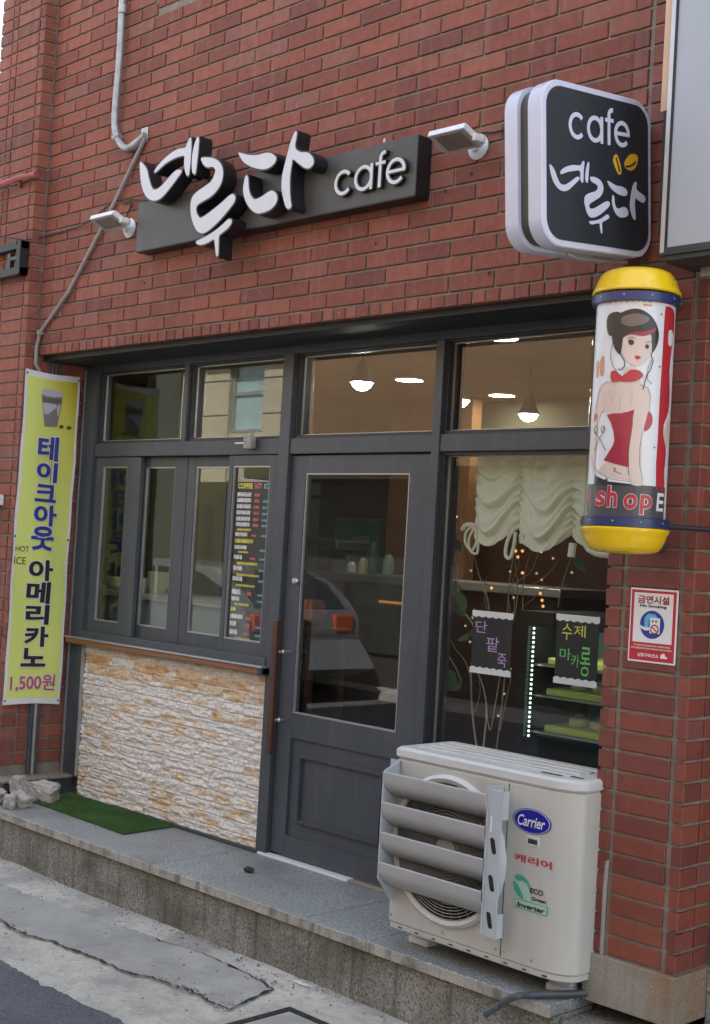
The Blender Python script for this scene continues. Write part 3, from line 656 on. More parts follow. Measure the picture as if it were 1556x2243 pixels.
for ch, outs in let2.items():
    m = MB()
    for i, oz in enumerate(outs):
        m.prism([bl(l0+p[0]*lw2, vb0+(vb1-vb0)*(p[0]/LW)+p[1]*lw2*1.12, .0038+.0004*i) for p in oz], nv_*.0016)
    m.build('lettering', M['edge'], bs)
for beans in ([(1110,820),(1130,815),(1150,860),(1168,930),(1172,985),(1155,1005),(1135,980),(1110,920),(1096,865)], [(1225,850),(1255,815),(1290,808),(1322,825),(1328,870),(1308,935),(1270,965),(1225,950),(1205,920),(1208,880)]):
    p2 = smoothpoly(bflat([bpx(x, y) for x, y in beans]), 3); m = MB(); m.prism([bl(p.x, p.y, .0038) for p in p2], nv_*.0016); bo = m.build('coffee_bean', M['gold'], bs)
    cl_ = [(1120,840),(1140,900),(1155,980)] if beans[0][0] < 1200 else [(1212,925),(1262,938),(1310,880)]
    q = bflat([bpx(x, y) for x, y in cl_]); q = [Vector(q[0])*(1-t)**2+Vector(q[1])*2*t*(1-t)+Vector(q[2])*t*t for t in [i/8 for i in range(9)]]
    m = MB(); m.prism([bl(p.x, p.y, .0052) for p in ribbon(q, .007)], nv_*.0008); m.build('bean_crease', M['dark_face'], bo)
m = MB()
for dv in (.20, -.16): m.tube([bl(BW/2-.02, dv, -T/2), bl(BW/2+.12, dv, -T/2)], .016)
e1 = bl(BW/2+.12, .20, -T/2); m.box(e1.x-.03, e1.x+.03, e1.y-.006, e1.y+.006, BZ-.30, BZ+.30); m.build('wall_bracket', M['black'], bs)
m = MB(); m.tube([bl(.2, -.275, -.05), bl(.10, -.281, -.06), bl(-.05, -.281, -.06), bl(-.1, -.275, -.05)], .005); m.build('cable', M['pvc'], bs, True)
# floodlights
def flood(label, bx, corners, y_out, y_in):
    c0, c1, c2, c3 = corners                 # photo points of the lamp's lower face: outer left, outer right, inner right, inner left
    A = aY(*c0, y_out); Bq = aY(*c1, y_out); D = aY(*c3, y_in)
    A.z = Bq.z = (A.z+Bq.z)/2
    ux = Vector((Bq.x-A.x, 0, 0)); uy = Vector((0, D.y-A.y, D.z-A.z)); n = ux.cross(uy).normalized()
    if n.z > 0: n = -n
    base = aY(*bx, 0.)
    t = thing('floodlight', label, 'floodlight', (base.x, -.02, base.z), group='floodlights either side of the long sign')
    up = -n
    o = A; m = MB()
    cor = [o, o+ux, o+ux+uy, o+uy]
    m.prism(cor, up*.022); m.build('lamp_housing', M['white'], t)
    cen = o+ux*.5+uy*.5
    m = MB(); q = [cen+(p-cen)*.96-up*.0002 for p in cor]; q2 = [cen+(p-cen)*.74-up*.0002 for p in cor]
    m.add([p-up*.002 for p in q]+[p-up*.002 for p in q2]+q+q2, [(0, 1, 5, 4), (1, 2, 6, 5), (2, 3, 7, 6), (3, 0, 4, 7), (0, 8, 9, 1), (1, 9, 10, 2), (2, 10, 11, 3), (3, 11, 8, 0)]); m.build('lamp_rim', M['louver'], t)
    m = MB(); m.prism(q2, -up*.001); m.build('lamp_lens', mat('frosted lamp glass', (.17, .16, .135), .35, var=.1), t)
    m = MB()
    for k in range(7): m.prism([cen+ux*(-.42+.14*k)-uy*.38+up*.022, cen+ux*(-.42+.14*k+.02)-uy*.38+up*.022, cen+ux*(-.42+.14*k+.02)+uy*.38+up*.022, cen+ux*(-.42+.14*k)+uy*.38+up*.022], up*.012)
    m.build('cooling_fin', M['white'], t)
    m = MB(); m.lathe([(.050, 0), (.052, .006), (.045, .014), (.026, .020), (.022, .034), (0, .036)], (base.x, -.001, base.z), (0, -1, 0), 28); m.build('base_plate', M['white'], t, True)
    j = cor[1]+(cor[2]-cor[1])*.72+up*.012
    m = MB(); m.tube([(base.x, -.03, base.z), (base.x-.002, -.055, base.z+.012), (j.x+.012, j.y, j.z+.004)], .013, 12); m.box(j.x-.006, j.x+.014, j.y-.03, j.y+.03, j.z-.014, j.z+.014, .003); m.build('arm', M['white'], t, True)
    m = MB()
    for a in (30, 150, 270): m.lathe([(.005, 0), (.005, .003), (0, .003)], (base.x+.036*math.cos(R_(a)), -.012, base.z+.036*math.sin(R_(a))), (0, -1, 0), 8)
    m.build('screw', M['black'], t)
flood('white floodlight on the brick wall at the left end of the long dark sign', (286, 500), [(196, 482), (246, 466), (270, 489), (226, 508)], -.185, -.085)
flood('white floodlight between the long dark sign and the projecting sign', (1050, 322), [(937, 299), (1016, 278), (1040, 308), (980, 338)], -.20, -.085)

# ---------------------------------------------------------------- barber pole
PCX, PCY, PR = 4.214, -.285, .136
bp = thing('barber_pole', 'yellow and blue capped barber pole printed with a woman in red, on the brick pillar', 'barber pole', (PCX, PCY, 1.54))
zt_, zb2 = 2.386, 1.618
def capprof(s):   # rim flange then rounded, slightly tapering cup
    return [(PR+.004, 0), (PR+.008, .004), (PR+.007, .012), (PR+.001, .020), (PR-.005, .038), (PR-.015, .060), (PR-.026, .073), (PR-.045, .081), (.04, .085), (0, .0855)]
m = MB(); m.lathe(capprof(1), (PCX, PCY, zt_-.004), (0, 0, 1), 56); m.build('cap', M['yellow'], bp, True)
m = MB(); m.lathe(capprof(1), (PCX, PCY, zb2+.004), (0, 0, -1), 56); m.build('cap', M['yellow'], bp, True)
for z in (zt_-.041, zb2+.004):
    m = MB(); m.lathe([(PR+.001, 0), (PR+.007, .002), (PR+.007, .030), (PR+.001, .032)], (PCX, PCY, z), (0, 0, 1), 56); ob = m.build('band', M['navy'], bp, True)
    m = MB()
    for a in range(0, 360, 36): m.lathe([(.0035, 0), (.003, .002), (0, .003)], (PCX+(PR+.0065)*math.cos(R_(a)), PCY+(PR+.0065)*math.sin(R_(a)), z+.018), (math.cos(R_(a)), math.sin(R_(a)), 0), 8)
    m.build('rivet', M['galv'], ob)
m = MB(); m.lathe([(PR, zb2+.02), (PR, zt_-.02)], (PCX, PCY, 0), (0, 0, 1), 64); m.build('clear_tube', M['clear'], bp, True)
DR = PR-.009
m = MB(); m.lathe([(DR, zb2+.012), (DR, zt_-.012)], (PCX, PCY, 0), (0, 0, 1), 64); drum = m.build('printed_drum', M['whiteink'], bp, True)
tw = Vector((CAM.x-PCX, CAM.y-PCY, 0)).normalized(); rt = Vector((-tw.y, tw.x, 0))
def cylmap(a, t, lay):   # a: angle round the drum, t: 0 (top) .. 1 (bottom)
    r = DR+.0007*lay; return Vector((PCX, PCY, 0))+(tw*math.cos(a)+rt*math.sin(a))*r+Vector((0, 0, 2.355-(2.355-1.664)*t))
def pcrop(x, y):         # from the enlarged photo of the pole to (s, t)
    py = 560+y/3.297; px = 1240+x/3.297; t = (py-668)/(1128-668); cx = 1397-28.*t; q = (px-cx)/83.; return (math.asin(q) if abs(q) < .98 else math.copysign(1.37+(abs(q)-.98)*3, q), t)
def cylpatch(pts, mt, lay, name='print', sm=3, raw=False):
    p = [pcrop(*q) for q in pts] if not raw else pts
    p = [tuple(v) for v in smoothpoly(p, sm)] if sm else p
    bm = bmesh.new(); f = bm.faces.new([bm.verts.new((a, b, 0)) for a, b in p]); bmesh.ops.triangulate(bm, faces=[f])
    for _ in range(5):
        ed = [e for e in bm.edges if abs(e.verts[0].co.x-e.verts[1].co.x) > .13]
        if not ed: break
        bmesh.ops.subdivide_edges(bm, edges=ed, cuts=1)
        bmesh.ops.triangulate(bm, faces=[f for f in bm.faces if len(f.verts) > 3])
    m = MB(); m.bm(bm); m.mapv(lambda v: cylmap(v.x, v.y, lay)); return m.build(name, M[mt], drum)
def rect(x0, y0, x1, y1): return [(x0, y0), (x1, y0), (x1, y1), (x0, y1)]
def cylline(pts, wd, mt, lay, name='line'):
    q = [Vector(pcrop(*p)) for p in pts]; q = [Vector((p.x*80, p.y*460)) for p in q]
    out = []
    for i in range(len(q)-1):
        for k in range(3): out.append(q[i].lerp(q[i+1], k/3))
    rb = ribbon(out+[q[-1]], wd); n = len(rb)//2
    m = MB(); m.add([cylmap(v.x/80, v.y/460, lay) for v in rb], [(i, i+1, 2*n-2-i, 2*n-1-i) for i in range(n-1)]); return m.build(name, M[mt], drum)
# grey band with lettering, red panel of the next picture, then the figure
T0 = pcrop(400, 1668)[1]; TE = 1.03
cylpatch([(-1.35, T0), (1.22, T0), (1.22, TE), (-1.35, TE)], 'band', 1, 'dark_band', 0, True)
cylpatch([(725,395),(760,400),(775,440),(770,560),(750,700),(735,850),(735,1000),(725,1130),(690,1230),(690,1330),(705,1420),(690,1560),(688,1690),(630,1690),(650,1300),(668,1000),(690,700),(708,430)], 'red', 1, 'red_panel', 2)
cylpatch([(735,560),(755,555),(762,600),(748,665),(728,660),(728,600)], 'whiteink', 2)
cylpatch([(690,1290),(705,1230),(730,1180),(735,1300),(705,1395)], 'skin', 2)
cylpatch([(300,1510),(420,1545),(440,1560),(460,1640),(300,1610),(245,1580),(262,1545)], 'skin', 2, 'figure', 1)
cylpatch([(262,985),(320,945),(400,950),(460,955),(530,965),(585,985),(600,1030),(592,1100),(575,1170),(490,1165),(400,1172),(330,1182),(290,1155),(255,1110)], 'skin', 2, 'figure', 2)
cylpatch([(495,1120),(598,1040),(595,1090),(580,1160),(548,1290),(530,1400),(520,1520),(540,1640),(540,1668),(470,1668),(450,1560),(455,1420),(480,1250)], 'skin', 4, 'figure', 2)
cylpatch([(265,985),(296,1120),(262,1180),(230,1260),(207,1380),(202,1480),(220,1560),(238,1592),(212,1590),(190,1520),(186,1400),(205,1230),(240,1060)], 'skin', 3, 'figure', 2)
cylpatch([(308,1182),(350,1172),(400,1171),(450,1160),(490,1143),(486,1200),(478,1290),(466,1380),(358,1360),(352,1300),(335,1240)], 'dress', 3, 'red_top', 0)
cylpatch([(358,1360),(466,1380),(455,1470),(446,1548),(360,1527),(282,1502),(312,1455),(345,1400)], 'dress', 3, 'red_top', 0)
for q in ([(325,1000),(345,1060),(330,1110)], [(395,1060),(400,1110),(392,1160)], [(470,1000),(478,1060),(470,1120)]): cylline(q, .7, 'skin2', 3, 'outline')
cylpatch([(560,1190),(585,1150),(608,1170),(612,1220),(590,1270),(555,1285)], 'red', 3, 'red_top')
cylpatch([(220,1185),(228,1160),(245,1180),(238,1210),(222,1230)], 'red', 3, 'red_top')
cylpatch([(220,1600),(300,1635),(400,1655),(465,1662),(465,1676),(215,1676)], 'inkblack', 3, 'skirt', 1)
cylpatch([(232,1592),(300,1618),(290,1640),(235,1612)], 'whiteink', 4, 'belt', 1); cylpatch([(312,1628),(460,1648),(464,1664),(308,1650)], 'whiteink', 4, 'belt', 1)
cylpatch([(500,820),(430,860),(410,950),(470,975),(540,960),(520,880)], 'skin', 2, 'figure', 1)
cylpatch([(410,650),(460,630),(560,620),(630,610),(640,680),(610,760),(560,810),(500,835),(440,800),(412,730)], 'skin', 4, 'figure')
cylpatch([(350,590),(330,540),(335,480),(365,455),(410,462),(440,450),(500,435),(560,445),(620,490),(655,560),(660,630),(640,700),(610,740),(625,640),(600,610),(560,625),(480,615),(425,640),(405,690),(408,760),(370,720),(352,650)], 'hair', 5, 'hair')
cylpatch([(318,560),(325,480),(365,455),(410,465),(410,540),(375,610),(335,620)], 'hair', 6, 'hair')
cylpatch([(425,625),(500,600),(580,590),(640,560),(630,590),(560,625),(480,615)], 'redd', 6, 'hair')
cylpatch([(400,520),(450,480),(530,470),(600,500),(560,540),(470,560)], 'hair2', 6, 'hair')
cylpatch([(340,880),(375,870),(415,910),(470,865),(530,870),(555,905),(500,945),(450,950),(400,945),(345,950)], 'red', 6, 'bow', 2)
for e in ([(458,660),(480,652),(496,668),(490,688),(468,690)], [(568,690),(585,682),(594,695),(588,712),(572,710)]): cylpatch(e, 'inkblack', 6, 'eye')
cylpatch([(500,770),(520,765),(540,775),(520,792),(505,786)], 'red', 6, 'lips')
for p in ([(455,645),(478,635),(500,645)], [(570,672),(590,662),(608,665)]): cylline(p, 1.3, 'inkblack', 6, 'eyebrow')
cylline([(365,640),(345,720),(340,780),(355,840),(380,870)], 1.2, 'hair', 6, 'hair'); cylline([(400,740),(430,800),(435,840),(410,865),(390,860)], 1.8, 'hair', 6, 'hair'); cylline([(605,740),(620,800),(600,860),(575,900),(550,1000)], 1.8, 'hair', 6, 'hair'); cylline([(610,790),(585,850),(580,930),(610,955)], 1.1, 'hair', 6, 'hair')
for p in ([(530,965),(585,985),(600,1040),(590,1150)], [(490,1150),(470,1260),(452,1420),(448,1600)], [(545,1290),(525,1400),(520,1520),(542,1640)], [(320,945),(270,975),(245,1080),(235,1150)], [(200,1450),(215,1540),(270,1605),(340,1635),(460,1650)]): cylline(p, .9, 'hair2', 5, 'outline')
for p in ([(222,1265),(235,1310),(262,1350),(298,1435)], [(290,1265),(275,1320),(250,1360),(222,1430)]): cylline(p, 1.5, 'inkblack', 5, 'scissors')
for c in ((233, 1283), (283, 1283)):
    cylline([(c[0]+13*math.cos(R_(a)), c[1]+26*math.sin(R_(a))) for a in range(0, 361, 40)], 1.3, 'inkblack', 5, 'scissors')
for p in ([(275,770),(292,765),(288,880),(270,900),(262,830)], [(240,800),(255,790),(250,890),(238,900)]): cylpatch(p, 'orange', 3, 'butterfly')
cylline([(345,1555),(365,1560),(350,1575),(372,1585)], 1.2, 'inkblack', 4, 'tattoo'); cylline([(372,1590),(392,1590),(400,1600)], 1., 'inkblack', 4, 'tattoo')
def cyltext(body, x0, y0, x1, y1, mt, lay, bold=.03, grow=0, slant=0.):
    vs, fs = textgeo(body, bold, 1, 1); m = MB(); vv = []
    for u, v in vs:
        u2 = u*(1+2*grow)-grow; v2 = v*(1+2*grow)-grow
        s, t = pcrop(x0+(x1-x0)*u2-12*(1-v2), y1-(y1-y0)*v2+slant*u2); vv.append(cylmap(s, t, lay))
    m.add(vv, fs); return m.build('lettering', M[mt], drum)
for ch, x0, y0, x1, y1 in (('s', 232, 1720, 296, 1824), ('h', 308, 1680, 376, 1830), ('o', 418, 1732, 508, 1840), ('p', 527, 1734, 606, 1872)):
    cyltext(ch, x0, y0, x1, y1, 'whiteink', 2, .055, .03); cyltext(ch, x0, y0, x1, y1, 'red', 3, .028)
cyltext('y', 165, 1725, 205, 1815, 'red', 3, .02)
cyltext('E', 640, 1712, 685, 1840, 'whiteink', 3, .02)
for i in range(9):
    x = 330+i*38; cylpatch(rect(x, 372+4*math.sin(i), x+20, 386+3*math.cos(i*2)), 'orange' if i % 2 else 'skin2', 2, 'small_print', 0)
cylpatch(rect(560, 400, 620, 412), 'orange', 2, 'small_print', 0)
for x, y in ((682, 458), (665, 828), (622, 1398)): cylpatch(arc((x, y), 6, 0, 330, 8), 'inkblack', 3, 'rivet', 0)
m = MB(); m.box(PCX-.03, PCX+.03, -.16, -.085, 2.37, 2.43); m.box(PCX-.03, PCX+.03, PCY, -.085, zb2-.06, zb2-.03)
m.build('wall_mount', M['frame2'], bp)
m = MB(); p0 = Vector((PCX+.11, -.20, zb2+.015)); m.tube([p0, p0+Vector((.10, .07, -.002)), p0+Vector((.24, .16, .004)), (4.62, .118, zb2+.05)], .009); m.box(4.58, 4.66, .10, .119, zb2+.02, zb2+.08, .003); m.build('stay_arm', M['black'], bp)

# ---------------------------------------------------------------- no smoking plate
ns = thing('no_smoking_sign', 'red bordered white no smoking plate on the brick pillar below the barber pole', 'sign', (4.205, -.085, 1.30))
YN = -.0835
def nsP(u, v, d=0.): return Vector((4.115+.186*u, YN-d, 1.176+.250*v))
def nsbox(u0, v0, u1, v1, mt, d, name, par=None):
    m = MB(); m.prism([nsP(u0, v0, d), nsP(u1, v0, d), nsP(u1, v1, d), nsP(u0, v1, d)], (0, .0006, 0)); return m.build(name, M[mt], par or ns)
m = MB(); m.box(4.115, 4.301, YN, YN+.004, 1.176, 1.426, .0015); m.build('plate', M['whiteink'], ns)
nsbox(.03, .025, .97, .975, 'red', .0006, 'red_border'); nsbox(.09, .27, .91, .94, 'whiteink', .0012, 'white_field')
def nstext(body, u0, v0, u1, v1, mt, bold=.02, ital=0):
    m = MB(); textmb(m, body, nsP(u0, v0, .0020), X_, Z_, .186*(u1-u0), .250*(v1-v0), bold, ital); m.build('lettering', M[mt], ns)
nstext('금연시설', .17, .795, .83, .905, 'redd', .03); nstext('No Smoking', .22, .735, .78, .785, 'inkblack', .03)
def nsdisc(cu, cv, r, mt, d, name, a0=0, a1=360, sx=1): 
    m = MB(); m.prism([nsP(cu, cv, d)+Vector((sx*r*math.cos(R_(a0+(a1-a0)*i/40)), 0, r*math.sin(R_(a0+(a1-a0)*i/40)))) for i in range(40)], (0, .0006, 0)); return m.build(name, M[mt], ns)
nsdisc(.49, .515, .0475, 'blue', .0018, 'emblem')
m = MB(); m.prism([nsP(u, v, .0024) for u, v in ((.33, .46), (.33, .60), (.40, .66), (.54, .66), (.60, .62), (.54, .60), (.46, .60), (.42, .56), (.42, .46))], (0, .0006, 0)); m.build('emblem', M['cyan'], ns)
nsbox(.45, .40, .66, .61, 'whiteink', .003, 'emblem')
m = MB(); m.prism([nsP(u, v, .0034) for u, v in ((.21, .50), (.24, .505), (.33, .475), (.46, .475), (.46, .44), (.36, .43), (.22, .47))], (0, .0006, 0)); m.build('emblem', M['whiteink'], ns)
for r_, mt, dd in ((.0165, 'redd', .0036), (.012, 'whiteink', .0042)): nsdisc(.555, .455, r_, mt, dd, 'emblem')
m = MB(); m.prism([nsP(.50, .475, .0048), nsP(.51, .49, .0048), nsP(.61, .435, .0048), nsP(.60, .42, .0048)], (0, .0006, 0)); m.build('emblem', M['redd'], ns)
for u in (.51, .58): nsdisc(u, .565, .004, 'hair2', .0036, 'emblem')
def scribble(fn, rows, mt, par, name, lift):
    '''rows of print too small to read: (u0, u1, v, height)'''
    m = MB()
    for u0, u1, v, h in rows:
        u = u0
        while u < u1-.01:
            w_ = h*random.uniform(.5, .95)
            for k in range(9):
                a_ = u+random.uniform(0, w_*.5); b_ = v+random.uniform(-.1, .6)*h
                lift_ = lift+random.uniform(0, .0008)       # pen strokes lie on one another, never in one plane
                if random.random() < .6: m.add([fn(a_, b_, lift_), fn(a_+w_*.5, b_, lift_), fn(a_+w_*.5, b_+h*.32, lift_), fn(a_, b_+h*.32, lift_)], [(0, 1, 2, 3)])
                else: m.add([fn(a_, v, lift_), fn(a_+h*.26, v, lift_), fn(a_+h*.26, v+h, lift_), fn(a_, v+h, lift_)], [(0, 1, 2, 3)])
            u += h*.9
    return m.build(name, M[mt], par)
scribble(nsP, [(.12, .90, .218, .024), (.07, .93, .178, .024)], 'skin', ns, 'small_print', .0018)
nstext('남동구보건소', .22, .075, .66, .125, 'whiteink', .03)
m = MB(); m.prism([nsP(u, v, .0018) for u, v in ((.70, .075), (.84, .075), (.84, .10), (.79, .11), (.79, .14), (.75, .145), (.70, .12))], (0, .0006, 0)); m.build('emblem', M['whiteink'], ns)

# ---------------------------------------------------------------- hanging banner
bn = thing('banner', 'yellow green vertical banner advertising take-out coffee at the left reveal', 'banner', (.035, .09, 1.4))
BXP = .034
A_, B_, C_, D_ = aX(57, 806, BXP), aX(176, 826, BXP), aX(130, 1543, BXP), aX(5, 1545, BXP)
def bnp(u, v):          # u across (0..1), v up
    top = A_.lerp(B_, u); bot = D_.lerp(C_, u); p = bot.lerp(top, v)
    w_ = .006*math.sin(u*7+v*9)*(.4+.6*math.sin(v*3.1))+.003*math.sin(v*31+u*4)
    sag = -.010*math.sin(math.pi*u) if v > .5 else .008*math.sin(math.pi*u)
    return p+Vector((w_, 0, sag*abs(2*v-1)**4))
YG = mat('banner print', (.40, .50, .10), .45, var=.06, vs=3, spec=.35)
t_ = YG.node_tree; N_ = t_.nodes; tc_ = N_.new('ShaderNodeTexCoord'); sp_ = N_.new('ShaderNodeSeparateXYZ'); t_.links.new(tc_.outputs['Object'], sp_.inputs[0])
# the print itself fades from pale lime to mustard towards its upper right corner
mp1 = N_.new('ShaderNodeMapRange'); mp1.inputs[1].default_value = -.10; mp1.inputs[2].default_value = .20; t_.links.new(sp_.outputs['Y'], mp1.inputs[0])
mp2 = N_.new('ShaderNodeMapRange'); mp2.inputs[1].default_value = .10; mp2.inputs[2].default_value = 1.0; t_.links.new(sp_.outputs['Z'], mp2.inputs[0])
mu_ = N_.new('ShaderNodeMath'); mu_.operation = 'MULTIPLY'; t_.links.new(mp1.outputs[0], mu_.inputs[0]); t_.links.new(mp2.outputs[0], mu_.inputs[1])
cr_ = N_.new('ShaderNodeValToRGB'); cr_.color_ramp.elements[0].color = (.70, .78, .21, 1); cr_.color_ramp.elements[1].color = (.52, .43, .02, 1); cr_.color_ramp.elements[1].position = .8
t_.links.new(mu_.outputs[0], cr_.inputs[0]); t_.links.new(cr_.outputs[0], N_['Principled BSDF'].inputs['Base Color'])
m = MB(); m.grid(lambda u, v: bnp(u, v), 24, 90); m.grid(lambda u, v: bnp(1-u, v)+Vector((-.0012, 0, 0)), 24, 90); cloth = m.build('cloth', M['whiteink'], bn, True)
def bnrect(u0, v0, u1, v1, lift, mt, name, nu=20, nv=60):
    m = MB(); m.grid(lambda u, v: bnp(u0+(u1-u0)*u, v0+(v1-v0)*v)+Vector((lift, 0, 0)), nu, nv); return m.build(name, mt, bn, True)
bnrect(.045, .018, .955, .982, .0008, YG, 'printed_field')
def bnuv(px, py):
    p = aX(px, py, BXP); u = .5
    for _ in range(6):
        L_ = D_.lerp(A_, 0); v = (p.z-(D_.z+(C_.z-D_.z)*u))/((A_.z+(B_.z-A_.z)*u)-(D_.z+(C_.z-D_.z)*u)); e0 = D_.lerp(A_, v); e1 = C_.lerp(B_, v); u = (p.y-e0.y)/(e1.y-e0.y)
    return u, v
def bntext(body, px0, py0, px1, py1, mt, lift, bold, grow=0, name='lettering'):
    """box given by the photo's left/right at mid height and top/bottom at mid width"""
    xm, ym = (px0+px1)/2, (py0+py1)/2
    u0 = bnuv(px0, ym)[0]; u1 = bnuv(px1, ym)[0]; v0 = bnuv(xm, py1)[1]; v1 = bnuv(xm, py0)[1]
    vs, fs = textgeo(body, bold, 1, 1); g = grow; H_ = 1.9; W_ = .36; m = MB()
    m.add([bnp(u0+(u1-u0)*x+(x-.5)*2*g/W_, v0+(v1-v0)*y+(y-.5)*2*g/H_)+Vector((lift, 0, 0)) for x, y in vs], fs); return m.build(name, M[mt], bn)
for ch, a, b, c_, d in (('테', 82, 955, 128, 1009), ('이', 79, 1012, 126, 1056), ('크', 74, 1061, 123, 1100), ('아', 72, 1106, 123, 1152), ('웃', 67, 1153, 117, 1206)):
    bntext(ch, a, b, c_, d, 'whiteink', .0036, .06, .005); bntext(ch, a, b, c_, d, 'navytext', .0066, .035)
for ch, a, b, c_, d in (('아', 62, 1226, 114, 1272), ('메', 58, 1274, 108, 1322), ('리', 56, 1324, 106, 1368), ('카', 52, 1372, 104, 1417), ('노', 45, 1420, 99, 1461)):
    bntext(ch, a, b, c_, d, 'whiteink', .0036, .06, .005); bntext(ch, a, b, c_, d, 'inkblack', .0066, .035)
bntext('1,500원', 20, 1477, 119, 1516, 'whiteink', .0036, .04, .005); bntext('1,500원', 20, 1477, 119, 1516, 'pinkink', .0066, .012)
bntext('HOT', 34, 1196, 63, 1208, 'inkblack', .0046, -.005); bntext('ICE', 31, 1220, 56, 1236, 'inkblack', .0046, -.005)
def bnpoly(pts, mt, lift, name, sm=0):
    q = [bnuv(*p) for p in pts]; q = [tuple(v) for v in smoothpoly(q, sm)] if sm else q
    bm = bmesh.new(); f = bm.faces.new([bm.verts.new((a, b, 0)) for a, b in q]); bmesh.ops.triangulate(bm, faces=[f]); m = MB(); m.bm(bm); m.mapv(lambda p: bnp(p.x, p.y)+Vector((lift, 0, 0))); return m.build(name, M[mt], bn)
M['cupgrey'] = paint('printed cup mauve grey', (.22, .185, .19)); M['cuplid'] = paint('printed cup pale lilac', (.46, .45, .52)); M['cupbrown'] = paint('printed cup band', (.150, .115, .11)); M['beanink'] = paint('printed bean', (.10, .07, .012))
bnpoly([(91,861),(93,853),(100,849),(125,853),(137,860),(137,868),(110,868)], 'cuplid', .0056, 'printed_cup')
bnpoly([(92,862),(136,870),(125,934),(97,933)], 'cupgrey', .0036, 'printed_cup'); bnpoly([(93,868),(135,874),(133,884),(94,878)], 'cupbrown', .0066, 'printed_cup')
bnpoly([(94,880),(132,886),(128,910),(96,905)], 'cuplid', .0066, 'printed_cup')
for c in ((134, 934), (150, 937)): bnpoly([(c[0]+5.2*math.cos(R_(a)), c[1]+4.2*math.sin(R_(a))) for a in range(0, 360, 40)], 'beanink', .0046, 'printed_bean')
for u, v in ((.03, .988), (.97, .988), (.03, .012), (.97, .012), (.02, .5), (.97, .5)):
    p = bnp(u, v); m = MB(); m.lathe([(.004, 0), (.006, .001), (.006, .002), (.003, .0025), (0, .0025)], p+Vector((.0012, 0, 0)), (1, 0, 0), 10); m.build('eyelet', M['frame2'], bn)

# ================================================================ air conditioner outdoor unit
AX0, AX1, AY0, AY1, AZ0, AZ1 = 3.185, 4.038, -.222, .105, .070, .757
ac = thing('air_conditioner', 'ivory outdoor air conditioner unit with grey louvred air guide on the granite step', 'air conditioner', (3.6, -.06, 0))
def profile(i=0.):        # plan outline: right front corner chamfered and rounded
    p = [(AX0+.012-i*0, AY1), (AX0, AY1-.01), (AX0, AY0+.02), (AX0+.006, AY0+.006), (AX0+.02, AY0)]
    c0 = (3.90, AY0); 
    p += [(3.80, AY0), c0]
    for k in range(1, 9):
        a = k/8*math.pi/2; p.append((3.90+.134*math.sin(a)**1.0, AY0+.075*(1-math.cos(a))))
    p += [(AX1-.004, AY0+.12), (AX1-.004, AY1)]
    return p
def plan(z0, z1, grow, name, mt, par, bevel=.006):
    P = profile(); cx, cy = (AX0+AX1)/2, (AY0+AY1)/2
    def off(g): return [(x+(g if x > cx else -g), y+(g if y > cy else -g)) for x, y in P]
    m = MB(); rings = [(off(grow-bevel), z0), (off(grow), z0+bevel), (off(grow), z1-bevel), (off(grow-bevel), z1)]
    vs = []; k = len(P)
    for r, z in rings: vs += [(x, y, z) for x, y in r]
    m.add(vs, [(i*k+(j+1) % k, i*k+j, (i+1)*k+j, (i+1)*k+(j+1) % k) for i in range(3) for j in range(k)]+[tuple(range(k)), tuple(3*k+j for j in range(k))[::-1]])
    bm = bmesh.new(); me = bpy.data.meshes.new('t'); me.from_pydata([tuple(Vector(v)) for v in m.v], [], m.f); bm.from_mesh(me); bmesh.ops.recalc_face_normals(bm, faces=bm.faces[:]); m2 = MB(); m2.bm(bm); bpy.data.meshes.remove(me)
    return m2.build(name, mt, par, True)
casing = plan(AZ0+.022, AZ1-.045, 0, 'casing', M['ac'], ac)
plan(AZ0, AZ0+.022, -.004, 'base_pan', M['ac'], ac, .003)
lid = plan(AZ1-.044, AZ1, .004, 'lid', M['ac_lid'], ac, .010)
m = MB()
for k in range(4): m.box(AX0+.05, AX1-.09, AY0+.075+.058*k, AY0+.105+.058*k, AZ1-.0005, AZ1+.005, .002)
m.build('lid_rib', M['ac_lid'], lid)
m = MB(); m.box(AX1-.20, AX1-.115, AY0+.05, AY0+.068, AZ1-.0005, AZ1+.0015); m.box(AX1-.09, AX1-.04, AY0+.075, AY0+.09, AZ1-.0005, AZ1+.0015); m.build('lid_mark', M['frame2'], lid)
m = MB(); m.box(3.7425, 3.7455, AY0-.0012, AY0+.01, AZ0+.03, AZ1-.05); m.build('panel_gap', M['frame2'], casing)
m = MB(); m.add([(3.19, AY0-.0008, AZ1-.05), (3.235, AY0-.0008, AZ1-.05), (3.228, AY0-.0008, AZ1-.085)], [(0, 1, 2)]); 
for k in range(9): m = MB(); m.box(AX0+.06+.085*k, AX0+.078+.085*k, AY0+.003, AY0+.01, AZ0+.008, AZ0+.013); m.build('drain_slot', M['frame2'], ac)
m = MB()
for x_, z_ in ((AX0+.02, AZ0+.05), (AX0+.02, .60), (3.72, AZ0+.05), (3.76, AZ0+.05), (3.88, AZ0+.05), (3.90, .62), (3.47, AZ0+.045)): m.lathe([(.006, 0), (.005, .002), (0, .0025)], (x_, AY0, z_), (0, -1, 0), 10)
m.build('screw', M['galv'], ac)
